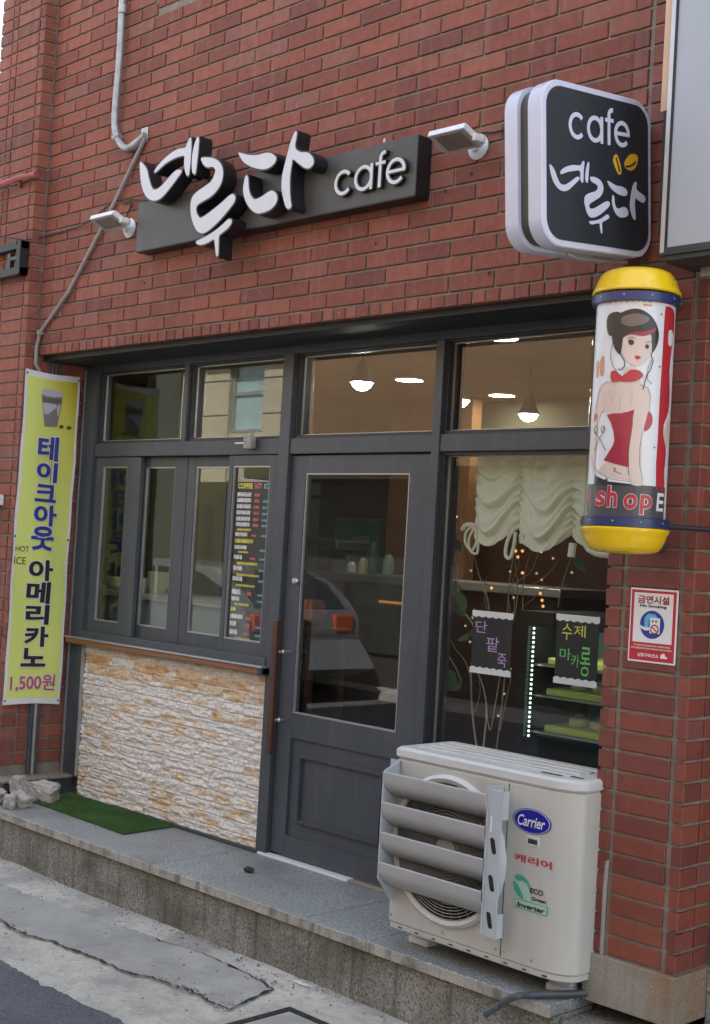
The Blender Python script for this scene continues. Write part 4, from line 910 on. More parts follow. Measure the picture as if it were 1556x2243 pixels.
# fan opening with its wire guard
FCX, FCZ, FR = 3.474, .415, .256
m = MB(); m.lathe([(FR+.020, 0), (FR+.020, .010), (FR+.008, .022), (FR-.006, .016), (FR-.010, .002)], (FCX, AY0+.002, FCZ), (0, -1, 0), 72); m.build('fan_ring', M['ac_lid'], ac, True)
m = MB(); m.lathe([(0, 0), (FR-.009, 0), (FR-.009, .0015), (0, .0015)], (FCX, AY0-.0008, FCZ), (0, -1, 0), 48); m.build('fan_opening', M['black'], ac)
m = MB(); rr = .045
while rr < FR-.006: m.lathe([(rr-.0019, .010), (rr, .0125), (rr+.0019, .010), (rr, .0085), (rr-.0019, .010)], (FCX, AY0, FCZ), (0, -1, 0), 64); rr += .0112
for k in range(36):
    a = R_(10*k); m.tube([(FCX+.04*math.cos(a), AY0-.009, FCZ+.04*math.sin(a)), (FCX+(FR-.004)*math.cos(a+.35), AY0-.009, FCZ+(FR-.004)*math.sin(a+.35))], .0019, 5)
m.lathe([(.048, .006), (.048, .014), (0, .016)], (FCX, AY0, FCZ), (0, -1, 0), 32); m.build('fan_guard', M['louver'], ac)
m = MB()
for k in range(3):
    for j in range(6):
        a0 = R_(120*k+12*j); a1 = R_(120*k+12*j+13); y0, y1 = AY0-.0012-.001*j, AY0-.0012-.001*(j+1)
        m.add([(FCX+.05*math.cos(a0), y0, FCZ+.05*math.sin(a0)), (FCX+.24*math.cos(a0+.2), y0, FCZ+.24*math.sin(a0+.2)), (FCX+.24*math.cos(a1+.2), y1, FCZ+.24*math.sin(a1+.2)), (FCX+.05*math.cos(a1), y1, FCZ+.05*math.sin(a1))], [(0, 1, 2, 3)])
m.build('fan_blade', M['frame2'], ac)
# clip-on air guide: side plates and four scoops
GX0, GX1, GZ0, GZ1 = 3.214, 3.716, .190, .676
yo = AY0-.090; yi = AY0-.016
m = MB(); m.prism([(GX0-.006, AY0-.002, GZ1+.030), (GX0-.006, yo+.01, GZ1), (GX0-.006, yo, GZ1-.01), (GX0-.006, yo, GZ0+.08), (GX0-.006, yi, GZ0-.012), (GX0-.006, AY0-.002, GZ0-.012)], (.006, 0, 0)); m.box(GX0-.05, GX0, AY0-.004, AY0-.001, GZ1-.02, GZ1+.03); sp1 = m.build('guide_side_plate', M['bracket'], ac)
m = MB(); m.box(GX1, GX1+.006, yo+.004, AY0-.001, GZ0-.012, GZ1+.02); m.box(GX1+.006, GX1+.066, yo+.008, yo+.013, GZ0-.010, GZ1+.016, .002); m.box(GX1+.0665, GX1+.070, yo+.008, yo+.040, GZ1-.085, GZ1+.014); m.box(GX1+.0665, GX1+.070, yo+.008, yo+.040, GZ0-.008, GZ0+.075)
sp2 = m.build('guide_side_plate', M['bracket'], ac)
for zc in (.497, .368, .240):
    m = MB(); q = []
    for k in range(24):
        a = 2*math.pi*k/24; x = .010*math.cos(a); z = .010*math.sin(a)+(.018 if math.sin(a) > 0 else -.018); q.append((GX1+.036+x-.22*z, yo+.0076, zc+z))
    m.prism(q, (0, -.0006, 0)); m.build('slot', M['black'], sp2)
m = MB(); m.box(GX1+.02, GX1+.024, yo+.005, yo+.008, .545, .60); m.build('clip', M['white'], sp2)
ns_ = 4; pitch = (GZ1-GZ0-.035)/ns_
for i in range(ns_):
    zt = GZ1-.004-pitch*i; m = MB()
    prof = [(yo-.001, zt), (yo-.004, zt-.003), (yo-.004, zt-.034), (yo+.001, zt-.050), (yo+.012, zt-.065), (yo+.029, zt-.081), (yo+.050, zt-.094), (yi+.008, zt-.105)]
    back = [(y+.0035, z+.0015) for y, z in prof]; back[0] = (yo+.003, zt); n = len(prof)
    vs = [(x, y, z) for x in (GX0, GX1) for y, z in prof+back]; N2 = 2*n
    fs = []
    loop = list(range(n))+[n+j for j in reversed(range(n))]
    for a, b in zip(loop, loop[1:]+loop[:1]): fs.append((a, b, N2+b, N2+a))
    fs += [tuple(loop)[::-1], tuple(N2+j for j in loop)]
    bm = bmesh.new(); V = [bm.verts.new(v) for v in vs]
    for f in fs: bm.faces.new([V[k] for k in f])
    bmesh.ops.recalc_face_normals(bm, faces=bm.faces[:]); m.bm(bm); m.build('air_guide_slat', M['louver'], ac, True)
m = MB(); m.box(GX0, GX1, AY0-.030, AY0-.026, .40, .416); m.box(GX0, GX1, AY0-.030, AY0-.026, .26, .274); m.build('guide_tie', M['louver'], ac)
for x in (3.26, 3.92):
    m = MB(); m.box(x-.05, x+.05, AY0+.10, AY0+.16, .0005, .026, .006); m.box(x-.045, x+.045, AY0+.115, AY0+.155, .026, AZ0+.001); m.build('foot', M['white'], ac)
    m = MB(); m.box(x-.05, x+.05, AY1-.06, AY1, .0005, .0705); m.build('foot', M['white'], ac)
# badges
def acP(px, py, d=.0): return aY(px, py, AY0-d)
def acr(x, y): return (1100+x/7.475, 1740+y/7.475)
def acpoly(pts, mt, d, name, sm=4):
    w3 = [acP(*acr(*p)) for p in pts]; q = smoothpoly([(p.x, p.z) for p in w3], sm) if sm else [Vector((p.x, p.z)) for p in w3]
    m = MB(); m.prism([(p.x, AY0-d, p.y) for p in q], (0, .0006, 0)); return m.build(name, M[mt], ac)
ec = acP(*acr(492, 445)); ew = (acP(*acr(812, 500)).x-acP(*acr(178, 395)).x)/2
def ell(k, mt, d): 
    m = MB(); m.prism([(ec.x+ew*k*math.cos(R_(a)), AY0-d, ec.z+ew*.51*k*math.sin(R_(a))) for a in range(0, 360, 8)], (0, .0008, 0)); return m.build('badge', M[mt], ac)
ell(1.0, 'logo', .0016); ell(.945, 'edge', .0022); ell(.90, 'logo', .0028)
m = MB(); textmb(m, 'Carrier', (ec.x, AY0-.0038, ec.z-.001), X_, Z_, ew*1.42, ew*.46, .015, .25, True); m.build('lettering', M['whiteink'], ac)
def acbox(a, b, d, mt, name): 
    p, q = acP(*acr(*a)), acP(*acr(*b)); m = MB(); m.box(p.x, q.x, AY0-d, AY0+.004, q.z, p.z); return m.build(name, M[mt], ac)
p = acP(*acr(512, 775)); m = MB(); m.box(p.x-.028, p.x+.028, AY0-.003, AY0+.002, p.z-.017, p.z+.017, .002); m.build('nameplate_rim', M['ac_lid'], ac)
m = MB(); m.box(p.x-.020, p.x+.020, AY0-.0036, AY0, p.z-.009, p.z+.008); m.build('nameplate', M['frame2'], ac)
a_ = acP(*acr(207, 1030)).x; b_ = acP(*acr(822, 1160)).x; p = acP(*acr(515, 1098))
m = MB(); textmb(m, '캐리어', ((a_+b_)/2, AY0-.0016, p.z), X_, Z_, b_-a_, .0255*1.05, .025, 0, True); m.build('lettering', M['red'], ac)
acpoly([(212,1350),(230,1320),(290,1312),(360,1345),(420,1410),(460,1500),(478,1560),(460,1580),(440,1510),(390,1440),(330,1412),(285,1415),(240,1395)], 'leafg', .0016, 'leaf_emblem')
acpoly([(185,1450),(215,1420),(250,1450),(290,1500),(320,1580),(345,1660),(350,1720),(300,1690),(250,1640),(210,1560)], 'leafg', .0016, 'leaf_emblem')
acpoly([(225,1420),(290,1425),(340,1440),(400,1480),(440,1550),(470,1640),(480,1740),(400,1740),(340,1640),(300,1540),(260,1470)], 'leafl', .0022, 'leaf_emblem')
for q, nm, hh in (((470,1600,685), 'ECO', .019), ((490,1735,735), 'Green', .0125), ((250,1855,712), 'Inverter', .018)):
    x0, ym, x1 = q; a_ = acP(*acr(x0, ym-20)).x; b_ = acP(*acr(x1, ym+20)).x; zc = acP(*acr((x0+x1)/2, ym)).z
    m = MB(); textmb(m, nm, ((a_+b_)/2, AY0-.0030, zc), X_, Z_, b_-a_, hh, .03, .2 if nm == 'Inverter' else 0, True); m.build('lettering', M['inkblack'] if nm != 'Inverter' else M['hair'], ac)
p, q = acP(*acr(212, 1720)), acP(*acr(742, 1960)); zt1 = acP(*acr(480, 1775)).z; zb1 = acP(*acr(480, 1925)).z
m = MB(); m.box(p.x, q.x, AY0-.0014, AY0, zb1, zt1); m.build('badge', M['leafg'], ac)
m = MB(); m.box(p.x+.0025, q.x-.0025, AY0-.002, AY0-.0013, zb1+.0025, zt1-.0025); m.build('badge', M['leafl'], ac)
# refrigerant pipe and drain hose
m = MB(); p0 = Vector((AX1+.012, .03, .52)); m.tube([(AX1-.01, .05, .505), (AX1+.02, -.0, .505), (AX1+.030, -.05, .500), (AX1+.032, -.075, .48), (AX1+.030, -.078, .40), (AX1+.028, -.075, .14), (AX1+.028, -.06, .09)], .008, 10); m.build('refrigerant_pipe', M['pvc'], ac, True)
m = MB(); m.box(AX1-.006, AX1+.002, .0, .085, .32, .66, .003); m.build('side_cover', M['ac_lid'], ac)
h = [(4.06, -.02, .03), aZ(1278, 2176, .022), aZ(1215, 2178, .018), aZ(1160, 2180, .016), aZ(1128, 2184, .016)]
h = [Vector(p) for p in h]+[aY(1100, 2199, -.275), aY(1082, 2211, -.285), aY(1063, 2223, -.29)]
hp = []
for i in range(len(h)-1):
    p0, p1, p2, p3 = h[max(i-1, 0)], h[i], h[i+1], h[min(i+2, len(h)-1)]
    for k in range(6): t = k/6; hp.append(.5*((2*p1)+(p2-p0)*t+(2*p0-5*p1+4*p2-p3)*t*t+(3*p1-p0-3*p2+p3)*t**3))
m = MB(); m.tube(hp+[h[-1]], .0125, 14, cap=False); m.tube([h[-1], h[-1]+(h[-1]-hp[-1])*.02], .0105, 12)
tag(m.build('drain_hose', M['frame'], None, True), 'grey drain hose hanging over the edge of the granite step', 'hose')
# ================================================================ on the step
mt_ = thing('doormat', 'green artificial grass mat on the granite step under the take-out window', 'doormat', (.65, .16, 0))
c4 = [Vector((.262, .008, 0)), Vector((.128, .312, 0)), Vector((1.128, .318, 0)), Vector((1.150, -.018, 0))]
m = MB(); m.prism([p+Vector((0, 0, .001)) for p in (c4[0], c4[3], c4[2], c4[1])], (0, 0, .006)); m.build('backing', M['turf2'], mt_)
m = MB(); m.tone = []
for i in range(26000):
    u, v = random.random(), random.random(); p = c4[0].lerp(c4[3], u).lerp(c4[1].lerp(c4[2], u), v)
    a = random.uniform(0, 6.283); w_ = Vector((math.cos(a), math.sin(a), 0))*.0016; t = Vector((random.gauss(0, .004), random.gauss(0, .004), random.uniform(.009, .016)))
    p = p+Vector((0, 0, .006)); m.add([p-w_, p+w_, p+t], [(0, 1, 2)]); m.tone.append(min(1, max(0, random.gauss(.5, .2)+.25*noise.noise(p*7))))
m.build('grass_pile', M['turf'], mt_)
def chunk(label, pts_, sz, rot, seed, group='broken concrete pieces beside the grass mat'):
    bm = bmesh.new(); bmesh.ops.create_cube(bm, size=1)
    bmesh.ops.bevel(bm, geom=bm.edges[:], offset=.07, segments=2, affect='EDGES'); bmesh.ops.subdivide_edges(bm, edges=bm.edges[:], cuts=5, use_grid_fill=True)
    sz = [.80*q for q in sz]
    mx = Matrix.Translation(pts_) @ Euler(rot).to_matrix().to_4x4()
    for v in bm.verts:
        p = Vector((v.co.x*sz[0], v.co.y*sz[1], v.co.z*sz[2])); k = noise.fractal(p*40+Vector((seed, 0, 0)), .7, 2.1, 5)*.009+noise.noise(p*13+Vector((seed, 3, 0)))*.022-.012*max(0, noise.noise(p*28+Vector((seed, 8, 1))))
        v.co = mx @ (p+v.co.normalized()*k)
    zmin = min(v.co.z for v in bm.verts)
    for v in bm.verts: v.co.z -= zmin-.001
    m = MB(); m.bm(bm); o = m.build('concrete_chunk', M['rubble'], None); return tag(o, label, 'rubble', group)
def zx_(px, py): p = aZ(px, py, 0); return p
p = zx_(82, 1762); chunk('largest grey concrete block leaning against the dark plinth beside the green mat', p+Vector((-.02, .04, .06)), (.22, .11, .12), (.12, .05, .5), 1)
p = zx_(46, 1768); chunk('pale flat concrete fragment in front of the large block', p+Vector((0, .0, .02)), (.14, .09, .06), (.1, .3, .2), 2)
p = zx_(20, 1772); chunk('small cube of broken concrete at the left of the pale flat fragment', p, (.065, .06, .075), (.2, .1, .7), 3)
p = zx_(24, 1758); chunk('rough concrete lump behind the small cube of rubble', p+Vector((0, .05, .03)), (.10, .09, .16), (.1, -.2, .3), 4)
p = zx_(4, 1764); chunk('concrete fragment at the left edge of the rubble pile', p+Vector((-.02, 0, 0)), (.08, .07, .07), (.3, .1, .1), 5)
p = zx_(545, 1911); bm = bmesh.new(); bmesh.ops.create_icosphere(bm, subdivisions=3, radius=1)
for v in bm.verts: v.co = Vector((p.x, p.y, .012))+Vector((v.co.x*.030, v.co.y*.018, v.co.z*.013))*(1+.3*noise.noise(v.co*2.2))
m = MB(); m.bm(bm); tag(m.build('pebble', M['crack'], None, True), 'small dark stone lying alone on the granite step before the door', 'stone')
uc = thing('utility_cover', 'square concrete utility cover in a dark metal frame set in the pavement', 'manhole cover', (3.25, -.8, GZ))
m = MB(); bead(m, 2.965, 3.60, -1.06, -.495, 0, .030, .02); m.mapv(lambda p: Vector((p.x+.1*(p.z+.5)*0, p.z, GZ+.012+p.y*.0-(.0 if p.y > -.005 else .012)))); m.build('rim', M['crack'], uc)
m = MB(); m.box(2.997, 3.568, -1.028, -.527, GZ-.02, GZ+.010, .002); m.build('cover_plate', M['concrete2'], uc)

# ================================================================ pipes, cables and fittings on the brick
m = MB(); c = [aY(270, -40, -.03), aY(262, 130, -.03), aY(252, 250, -.03), aY(256, 298, -.03), aY(272, 322, -.03), aY(290, 320, -.03), aY(318, 296, -.012)]
cpn = thing('conduit', 'thick galvanised conduit coming down the brick wall and bending into it above the sign', 'pipe', (c[1].x, -.02, c[1].z))
sm_ = []
for i in range(len(c)-1):
    p0, p1, p2, p3 = c[max(i-1, 0)], c[i], c[i+1], c[min(i+2, len(c)-1)]
    for k in range(5): t = k/5; sm_.append(.5*((2*p1)+(p2-p0)*t+(2*p0-5*p1+4*p2-p3)*t*t+(3*p1-p0-3*p2+p3)*t**3))
m.tube(sm_+[c[-1]], .019, 14); m.build('pipe', M['galv'], cpn, True)
m = MB()
for q in (aY(269, 20, -.03), aY(257, 300, -.03), aY(296, 317, -.026)): 
    d_ = Vector((0, 0, 1)) if q.z > 3.7 else Vector((.7, .1, -.6)) if q.x < .70 else Vector((.8, .3, .5)); m.tube([q-d_*.022, q+d_*.022], .023, 14)
m.build('coupling', M['galv'], cpn, True)
m = MB(); p = aY(318, 296, 0); m.box(p.x-.03, p.x+.03, -.006, -.001, p.z-.04, p.z+.04, .002); m.build('wall_flange', M['galv'], cpn)
pts_ = [aY(318, 302, -.016), aY(262, 420, -.016), aY(228, 490, -.016), aY(150, 640, -.016), aY(88, 728, -.016), aY(80, 760, -.018)]
pts_ = pts_+[Vector((.022, -.018, 2.44)), Vector((.022, .05, 2.36)), Vector((.020, .12, 2.2)), Vector((.018, .125, .115))]
m = MB(); m.tube(pts_, .0105, 10); m.box(pts_[4].x-.014, pts_[4].x+.014, -.03, -.001, pts_[4].z-.012, pts_[4].z+.012)
tag(m.build('conduit', M['pvc'], None, True), 'thin grey conduit running diagonally down the brick wall behind the banner', 'pipe')
for yy, r_, lb in ((.100, .011, 'dark grey cable pipe in the reveal behind the banner, nearest the street'), (.148, .009, 'dark grey cable pipe in the reveal behind the banner, nearest the window')):
    m = MB(); m.tube([(.014, yy, .113), (.014, yy, 2.468)], r_, 10); tag(m.build('cable_pipe', M['frame'], None, True), lb, 'pipe', 'pipes in the reveal behind the banner')
def cable(label, pts, r=.0035, mt='black'):
    out = []
    for i in range(len(pts)-1):
        p0, p1, p2, p3 = pts[max(i-1, 0)], pts[i], pts[i+1], pts[min(i+2, len(pts)-1)]
        for k in range(6): t = k/6; out.append(.5*((2*p1)+(p2-p0)*t+(2*p0-5*p1+4*p2-p3)*t*t+(3*p1-p0-3*p2+p3)*t**3))
    m = MB(); m.tube(out+[pts[-1]], r, 7); return tag(m.build('cable', M[mt], None, True), label, 'cable')
cable('black cable running from the left edge past the pilaster to the left floodlight', [aY(x, y, yy) for x, y, yy in ((-30, 512, -.13), (48, 524, -.09), (62, 524, -.09), (100, 517, -.012), (160, 500, -.012), (200, 482, -.03), (235, 452, -.012), (262, 438, -.012), (300, 437, -.012), (330, 440, -.012))])
cable('loop of black cable hanging from the left end of the long sign', [aY(x, y, -.012) for x, y in ((262, 440), (276, 446), (284, 440), (290, 450), (282, 462), (276, 478))])
cable('black cable from the right floodlight to the projecting sign', [aY(x, y, -.012) for x, y in ((1048, 296), (1060, 290), (1085, 289), (1120, 280), (1200, 268), (1300, 240))], .0045)
cable('thin black wire lying along the top of the long sign', [aY(x, y, yy) for x, y, yy in ((520, 398, -.05), (548, 388, -.06), (575, 378, -.06), (600, 372, -.06), (640, 360, -.06))], .003)
m = MB()
for (x, y) in ((316, 620), (823, 533), (1072, 598), (976, 418), (1033, 380), (1060, 195), (560, 592), (236, 715)):
    p = aY(x, y, -.0025); m.lathe([(.0075, 0), (.005, .0012), (0, .0014)], p, (0, -1, 0), 9)
m.build('screw_hole', M['crack'], B)
p = aY(844, 304, -.05); m = MB(); m.box(p.x-.006, p.x+.006, -.055, -.045, SZ1, SZ1+.03); m.build('lifting_lug', M['galv'], ms)
# fittings on the left pilaster
a = aY(-60, 428, -.16); b = aY(80, 381, -.115)
m = MB(); m.tube([a, aY(0, 405, -.14), aY(40, 390, -.125), b], .018, 12); m.tube([aY(44, 386, -.125), aY(44, 402, -.10), aY(44, 408, -.08)], .012, 8); m.tube([aY(58, 373, -.13), aY(58, 386, -.12)], .012, 8)
tag(m.build('gas_pipe', mat('red oxide paint', (.30, .055, .045), .5, var=.2), None, True), 'short red painted pipe across the left pilaster above the black bracket', 'pipe')
br = thing('sign_bracket', 'black steel sign bracket on the left pilaster under the red pipe', 'bracket', (-.2, -.1, 3.05))
p0 = aY(0, 520, -.12); p1 = aY(48, 600, -.12)
m = MB(); xr = aY(50, 560, -.12).x; zt3 = aY(45, 528, -.12).z; zb3 = aY(40, 602, -.12).z
m.box(-.9, xr, -.135, -.0825, zt3-.045, zt3, .003); m.box(-.9, xr, -.135, -.0825, zb3, zb3+.045, .003); m.box(xr-.045, xr, -.139, -.0815, zb3, zt3+.0, .003); m.build('bracket_frame', M['black'], br)
m = MB(); m.box(xr-.155, xr-.125, -.128, -.10, zb3+.03, zt3-.06); m.box(xr-.10, xr-.02, -.14, -.12, zb3+.085, zb3+.105); m.box(xr-.06, xr-.045, -.142, -.136, zt3-.02, zt3+.012); m.build('bracket_clip', M['frame2'], br)
p = aY(0, 1095, -.10); m = MB(); m.box(p.x-.10, p.x+.012, -.125, -.082, p.z-.03, p.z+.03, .005); tag(m.build('junction_box', M['white'], None), 'small white junction box at the left edge of the left pilaster', 'junction box')
# neighbour's signboard, top right
sg = thing('signboard', 'large blank pale grey signboard at the upper right of the brick pillar', 'shop sign', (4.9, -.25, 3.2))
ys = -.30
x_l = aY(1450, 552, ys).x; z_b = aY(1450, 552, ys).z; x_lt = x_l
m = MB(); m.box(x_l+.012, 6.6, ys, ys+.10, z_b+.012, 5.2, .002); m.build('panel', mat('pale blue grey panel', (.35, .385, .42), .35, var=.05, vs=1.2, streak=((.30, .34, .38), .25)), sg)
m = MB(); m.box(x_l-.004, x_l+.0115, ys-.006, ys+.11, z_b-.004, 5.2); m.build('edge_trim', M['trim'], sg)
m = MB(); m.box(x_l-.004, 6.6, ys-.005, ys+.11, z_b-.012, z_b-.0045); m.box(x_l+.0125, 6.6, ys-.005, ys+.10, z_b-.004, z_b+.0115); m.build('edge_trim', M['frame2'], sg)
m = MB(); m.box(x_l+.0125, x_l+.019, ys-.0045, ys-.0002, z_b+.013, 5.2); m.build('edge_gap', M['black'], sg)
m = MB(); m.box(x_l-.006, 6.6, ys+.005, -.10, z_b-.028, z_b-.0125); m.build('lower_rail', M['frame2'], sg)
m = MB(); m.box(x_l+.06, 6.6, -.16, -.085, z_b-.06, z_b-.030); m.build('lower_rail', M['galv'], sg)
zs_ = aY(1470, 238, ys).z
m = MB(); m.box(x_l-.034, x_l-.005, ys+.004, ys+.03, zs_, 5.2); m.build('timber_batten', mat('raw timber', (.55, .38, .26), .7, var=.15, vs=4), sg)
m = MB(); m.box(x_l-.022, x_l-.005, ys+.004, ys+.03, z_b+.06, zs_-.003); m.build('side_flashing', M['black'], sg)
m = MB()
for z in (z_b+.10, z_b+.42, z_b+.9): m.box(x_l+.02, x_l+.06, ys+.1, -.07, z, z+.04)
m.build('wall_bracket', M['frame2'], sg)

# ================================================================ behind the display window
# gathered curtain
cu = thing('curtain', 'cream gathered festoon curtain hanging in the display window', 'curtain', (3.3, .45, 1.75))
CX0, CX1 = aY(1042, 990, .45).x, 4.02
gath = [CX0, aY(1138, 1000, .45).x, aY(1254, 1000, .45).x, 3.985]
ZT = 1.965
def curt(u, v):
    x = CX0+(CX1-CX0)*u; k = 0
    while k < len(gath)-2 and x > gath[k+1]: k += 1
    w_ = (x-gath[k])/(gath[k+1]-gath[k]); w_ = max(0, min(1, w_)); s = math.sin(math.pi*w_)
    hb = (.330, .345, .36)[min(k, 2)]; pk = (.46, .54, .5)[min(k, 2)]
    w2 = w_**(math.log(.5)/math.log(pk)); s = math.sin(math.pi*w2)
    drop = v*(hb+.085*s**.9)
    q = v*(1-.36*s*(1-.30*v))+.02*noise.noise((x*5.5, v*2.2, k*3.1))*v
    ph = 4.6*q+.10*noise.noise((x*4, v*3, 7)); a_ = 2*math.pi*ph; fold = math.sin(a_+.75*math.sin(a_))*.5+.5
    amp = .030*min(1, max(0, v-.06)*2.4)*(.30+.70*s)*(.85+.4*noise.noise((x*3+k, math.floor(ph)*1.7, 2)))
    near = math.exp(-((min(w_, 1-w_))/.09)**2)
    crinkle = .008*math.sin(v*60+4*noise.noise((x*9, v*4, 1)))*near*min(1, v*3)+.003*noise.noise((x*24, v*6, 0))+.008*noise.noise((x*7, v*3-1.5*s, 4))*v
    crinkle += .0045*math.sin(a_*2.3+6*w_+3*noise.noise((x*4, v*6, 3)))*s*min(1, v*3)+.003*noise.noise((x*9+v*30*(w_-.5), v*42-14*s, 5))
    pleat = (.012*math.sin(x*62+3*noise.noise((x*5, v, 0)))+.006*noise.noise((x*26, v*1.1, 9)))*max(0, 1-v*1.9)
    y = .462-amp*(1-fold)-crinkle-pleat-.024*s*v+.030*near*v
    return Vector((x+.006*math.sin(v*15+k)*near*v, y, ZT-drop-.006*(1-fold)*s*min(1, v*3)+.003*noise.noise((x*14, v*9, 1))))
m = MB(); m.grid(curt, 300, 260); cu_c = m.build('cloth', M['cream'], cu, True)
md = cu_c.modifiers.new('thickness', 'SOLIDIFY'); md.thickness = .002
m = MB(); m.tube([(CX0-.02, .475, ZT+.004), (4.02, .475, ZT+.004)], .010, 10); m.build('curtain_rod', M['trim'], cu, True)
def ribbonloop(pts, r=.006):
    m = MB(); out = []
    for i in range(len(pts)-1):
        p0, p1, p2, p3 = pts[max(i-1, 0)], pts[i], pts[i+1], pts[min(i+2, len(pts)-1)]
        for k in range(5): t = k/5; out.append(.5*((2*p1)+(p2-p0)*t+(2*p0-5*p1+4*p2-p3)*t*t+(3*p1-p0-3*p2+p3)*t**3))
    m.tube(out+[pts[-1]], r, 7); return m.build('tie', M['cream'], cu, True)
def cy(px, py, y=.43): return aY(px, py, y)
ribbonloop([cy(1040, 1150), cy(1022, 1165), cy(1020, 1190), cy(1035, 1205), cy(1045, 1180), cy(1040, 1155)]); ribbonloop([cy(1042, 1150), cy(1028, 1180), cy(1030, 1205), cy(1045, 1212), cy(1048, 1185)])
ribbonloop([cy(1040, 1150), cy(1022, 1150), cy(1012, 1160)], .010); ribbonloop([cy(1128, 1155), cy(1112, 1185), cy(1108, 1215), cy(1118, 1222), cy(1126, 1195), cy(1130, 1165)], .008); ribbonloop([cy(1143, 1170), cy(1145, 1190)], .012)
ribbonloop([cy(1256, 1190), cy(1252, 1220)], .016); ribbonloop([cy(1268, 1140), cy(1276, 1180), cy(1300, 1210), cy(1335, 1215), cy(1360, 1200)], .012)
# dried branches wound with a string of tiny bulbs
br_ = thing('branch_arrangement', 'tall dried branches with a few green leaves standing in the display window', 'plant', (3.1, .6, 0))
def bpath(pts, r0, r1, y):
    ps = [aY(a, b, y+.04*math.sin(a*.05+b*.02)) for a, b in pts]; out = []
    for i in range(len(ps)-1):
        p0, p1, p2, p3 = ps[max(i-1, 0)], ps[i], ps[i+1], ps[min(i+2, len(ps)-1)]
        for k in range(5): t = k/5; out.append(.5*((2*p1)+(p2-p0)*t+(2*p0-5*p1+4*p2-p3)*t*t+(3*p1-p0-3*p2+p3)*t**3))
    out.append(ps[-1]); n = len(out)
    m = MB(); m.tube(out, r0, 7, radii=[.68*(r0+(r1-r0)*i/(n-1)) for i in range(n)]); return m.build('branch', M['twig'], br_, True)
for pts, r0, r1, y in (
    ([(1045,1640),(1035,1560),(1032,1470),(1040,1380),(1010,1330),(1003,1280),(1002,1238),(985,1200),(972,1165),(973,1120),(985,1080)], .0065, .003, .52),
    ([(1003,1240),(1012,1205),(1018,1160),(1010,1130),(1008,1060),(1015,1010)], .0045, .002, .52),
    ([(1076,1370),(1068,1310),(1050,1260),(1040,1220),(1030,1170)], .0045, .002, .55),
    ([(1058,1650),(1066,1560),(1060,1510),(1046,1470),(1040,1440)], .006, .004, .50), ([(1066,1560),(1074,1600),(1085,1545),(1096,1480)], .004, .003, .5),
    ([(1088,1640),(1098,1560),(1108,1460),(1112,1340),(1118,1260),(1130,1200)], .006, .003, .6), ([(1118,1340),(1115,1290),(1140,1270),(1165,1250),(1180,1210)], .004, .002, .6), ([(1128,1350),(1135,1290),(1130,1230),(1140,1170)], .005, .003, .62), ([(1145,1340),(1148,1270),(1160,1220),(1175,1190)], .004, .002, .62), ([(1222,1330),(1235,1270),(1252,1220)], .003, .002, .62), ([(985,1440),(1000,1465),(1010,1490)], .003, .002, .55), ([(1118,1400),(1128,1330),(1122,1280),(1138,1230),(1128,1185)], .003, .0015, .58), ([(1108,1460),(1098,1400),(1080,1370),(1062,1310),(1066,1262)], .003, .0015, .6), ([(1140,1300),(1162,1285),(1200,1258),(1225,1225)], .0025, .0012, .6), ([(1145,1330),(1170,1310),(1192,1290),(1240,1282)], .0025, .0012, .64), ([(1035,1500),(1020,1450),(1000,1425),(984,1395)], .0025, .0012, .5), ([(1096,1600),(1112,1520),(1120,1480),(1116,1440)], .003, .002, .56), ([(1040,1560),(1052,1520),(1050,1490)], .0025, .0015, .55)): bpath(pts, r0, r1, y)
def leafm(px, py, y, L, a, w_=.4, tilt=.5):
    c = aY(px, py, y); d = Vector((math.cos(a), .25*tilt, math.sin(a))).normalized(); s = d.cross(Vector((.3, -1, .4))).normalized(); nn = d.cross(s)
    rows = []; vs = []
    for i in range(9):
        t = i/8; wd = L*w_*math.sin(math.pi*t**.8)*.5; p = c+d*(t-.5)*L+nn*(-.12*L*(2*t-1)**2)
        vs += [p-s*wd+nn*.12*wd, p, p+s*wd+nn*.12*wd]
    m = MB(); m.add(vs, [(3*i+k, 3*i+k+1, 3*i+k+4, 3*i+k+3) for i in range(8) for k in (0, 1)]); return m.build('leaf', M['leaf'], br_, True)
for a in ((988,1180,.5,.10,.4,.6),(1000,1195,.5,.085,-.7,.6),(982,1170,.54,.08,1.2,.55),(1012,1320,.5,.10,-1.2,.5),(1010,1340,.52,.07,-.7,.5),(1022,1395,.48,.085,.5,.35),(990,1480,.5,.075,-.6,.5),(985,1500,.54,.11,.3,.5),(1005,1500,.52,.08,.9,.45),(1000,1290,.56,.09,1.9,.5),(1035,1385,.5,.06,.9,.4),(1270,1235,.6,.10,-.9,.4),(1150,1180,.6,.08,-2,.4),(1130,1190,.58,.10,-1.3,.4),(1168,1200,.6,.09,-1.1,.4),(1190,1195,.62,.09,-.5,.4)): leafm(*a)
sl = thing('string_lights', 'string of tiny warm bulbs wound through the dried branches', 'string lights', (3.1, .5, 1.2))
warm = glow('warm bulb', (1., .42, .13), .24); dim = glow('white bulb', (1., .78, .52), .08)
blist = [(995,1104,1),(1000,1132,1),(1077,1288,1),(1145,1207,1),(1130,1207,1),(1135,1220,1),(1118,1252,0),(1145,1255,1),(1176,1256,0),(1186,1208,1),(1184,1300,1),(1188,1315,1),(1190,1328,1),(1126,1309,0),(1253,1254,0),(1032,1250,0),(1212,1223,0),(1020,1371,0),(1123,1356,0),(1036,1353,0),(1030,1406,0),(1092,1568,0),(1105,1520,0),(1187,1270,0),(1118,1465,0)]
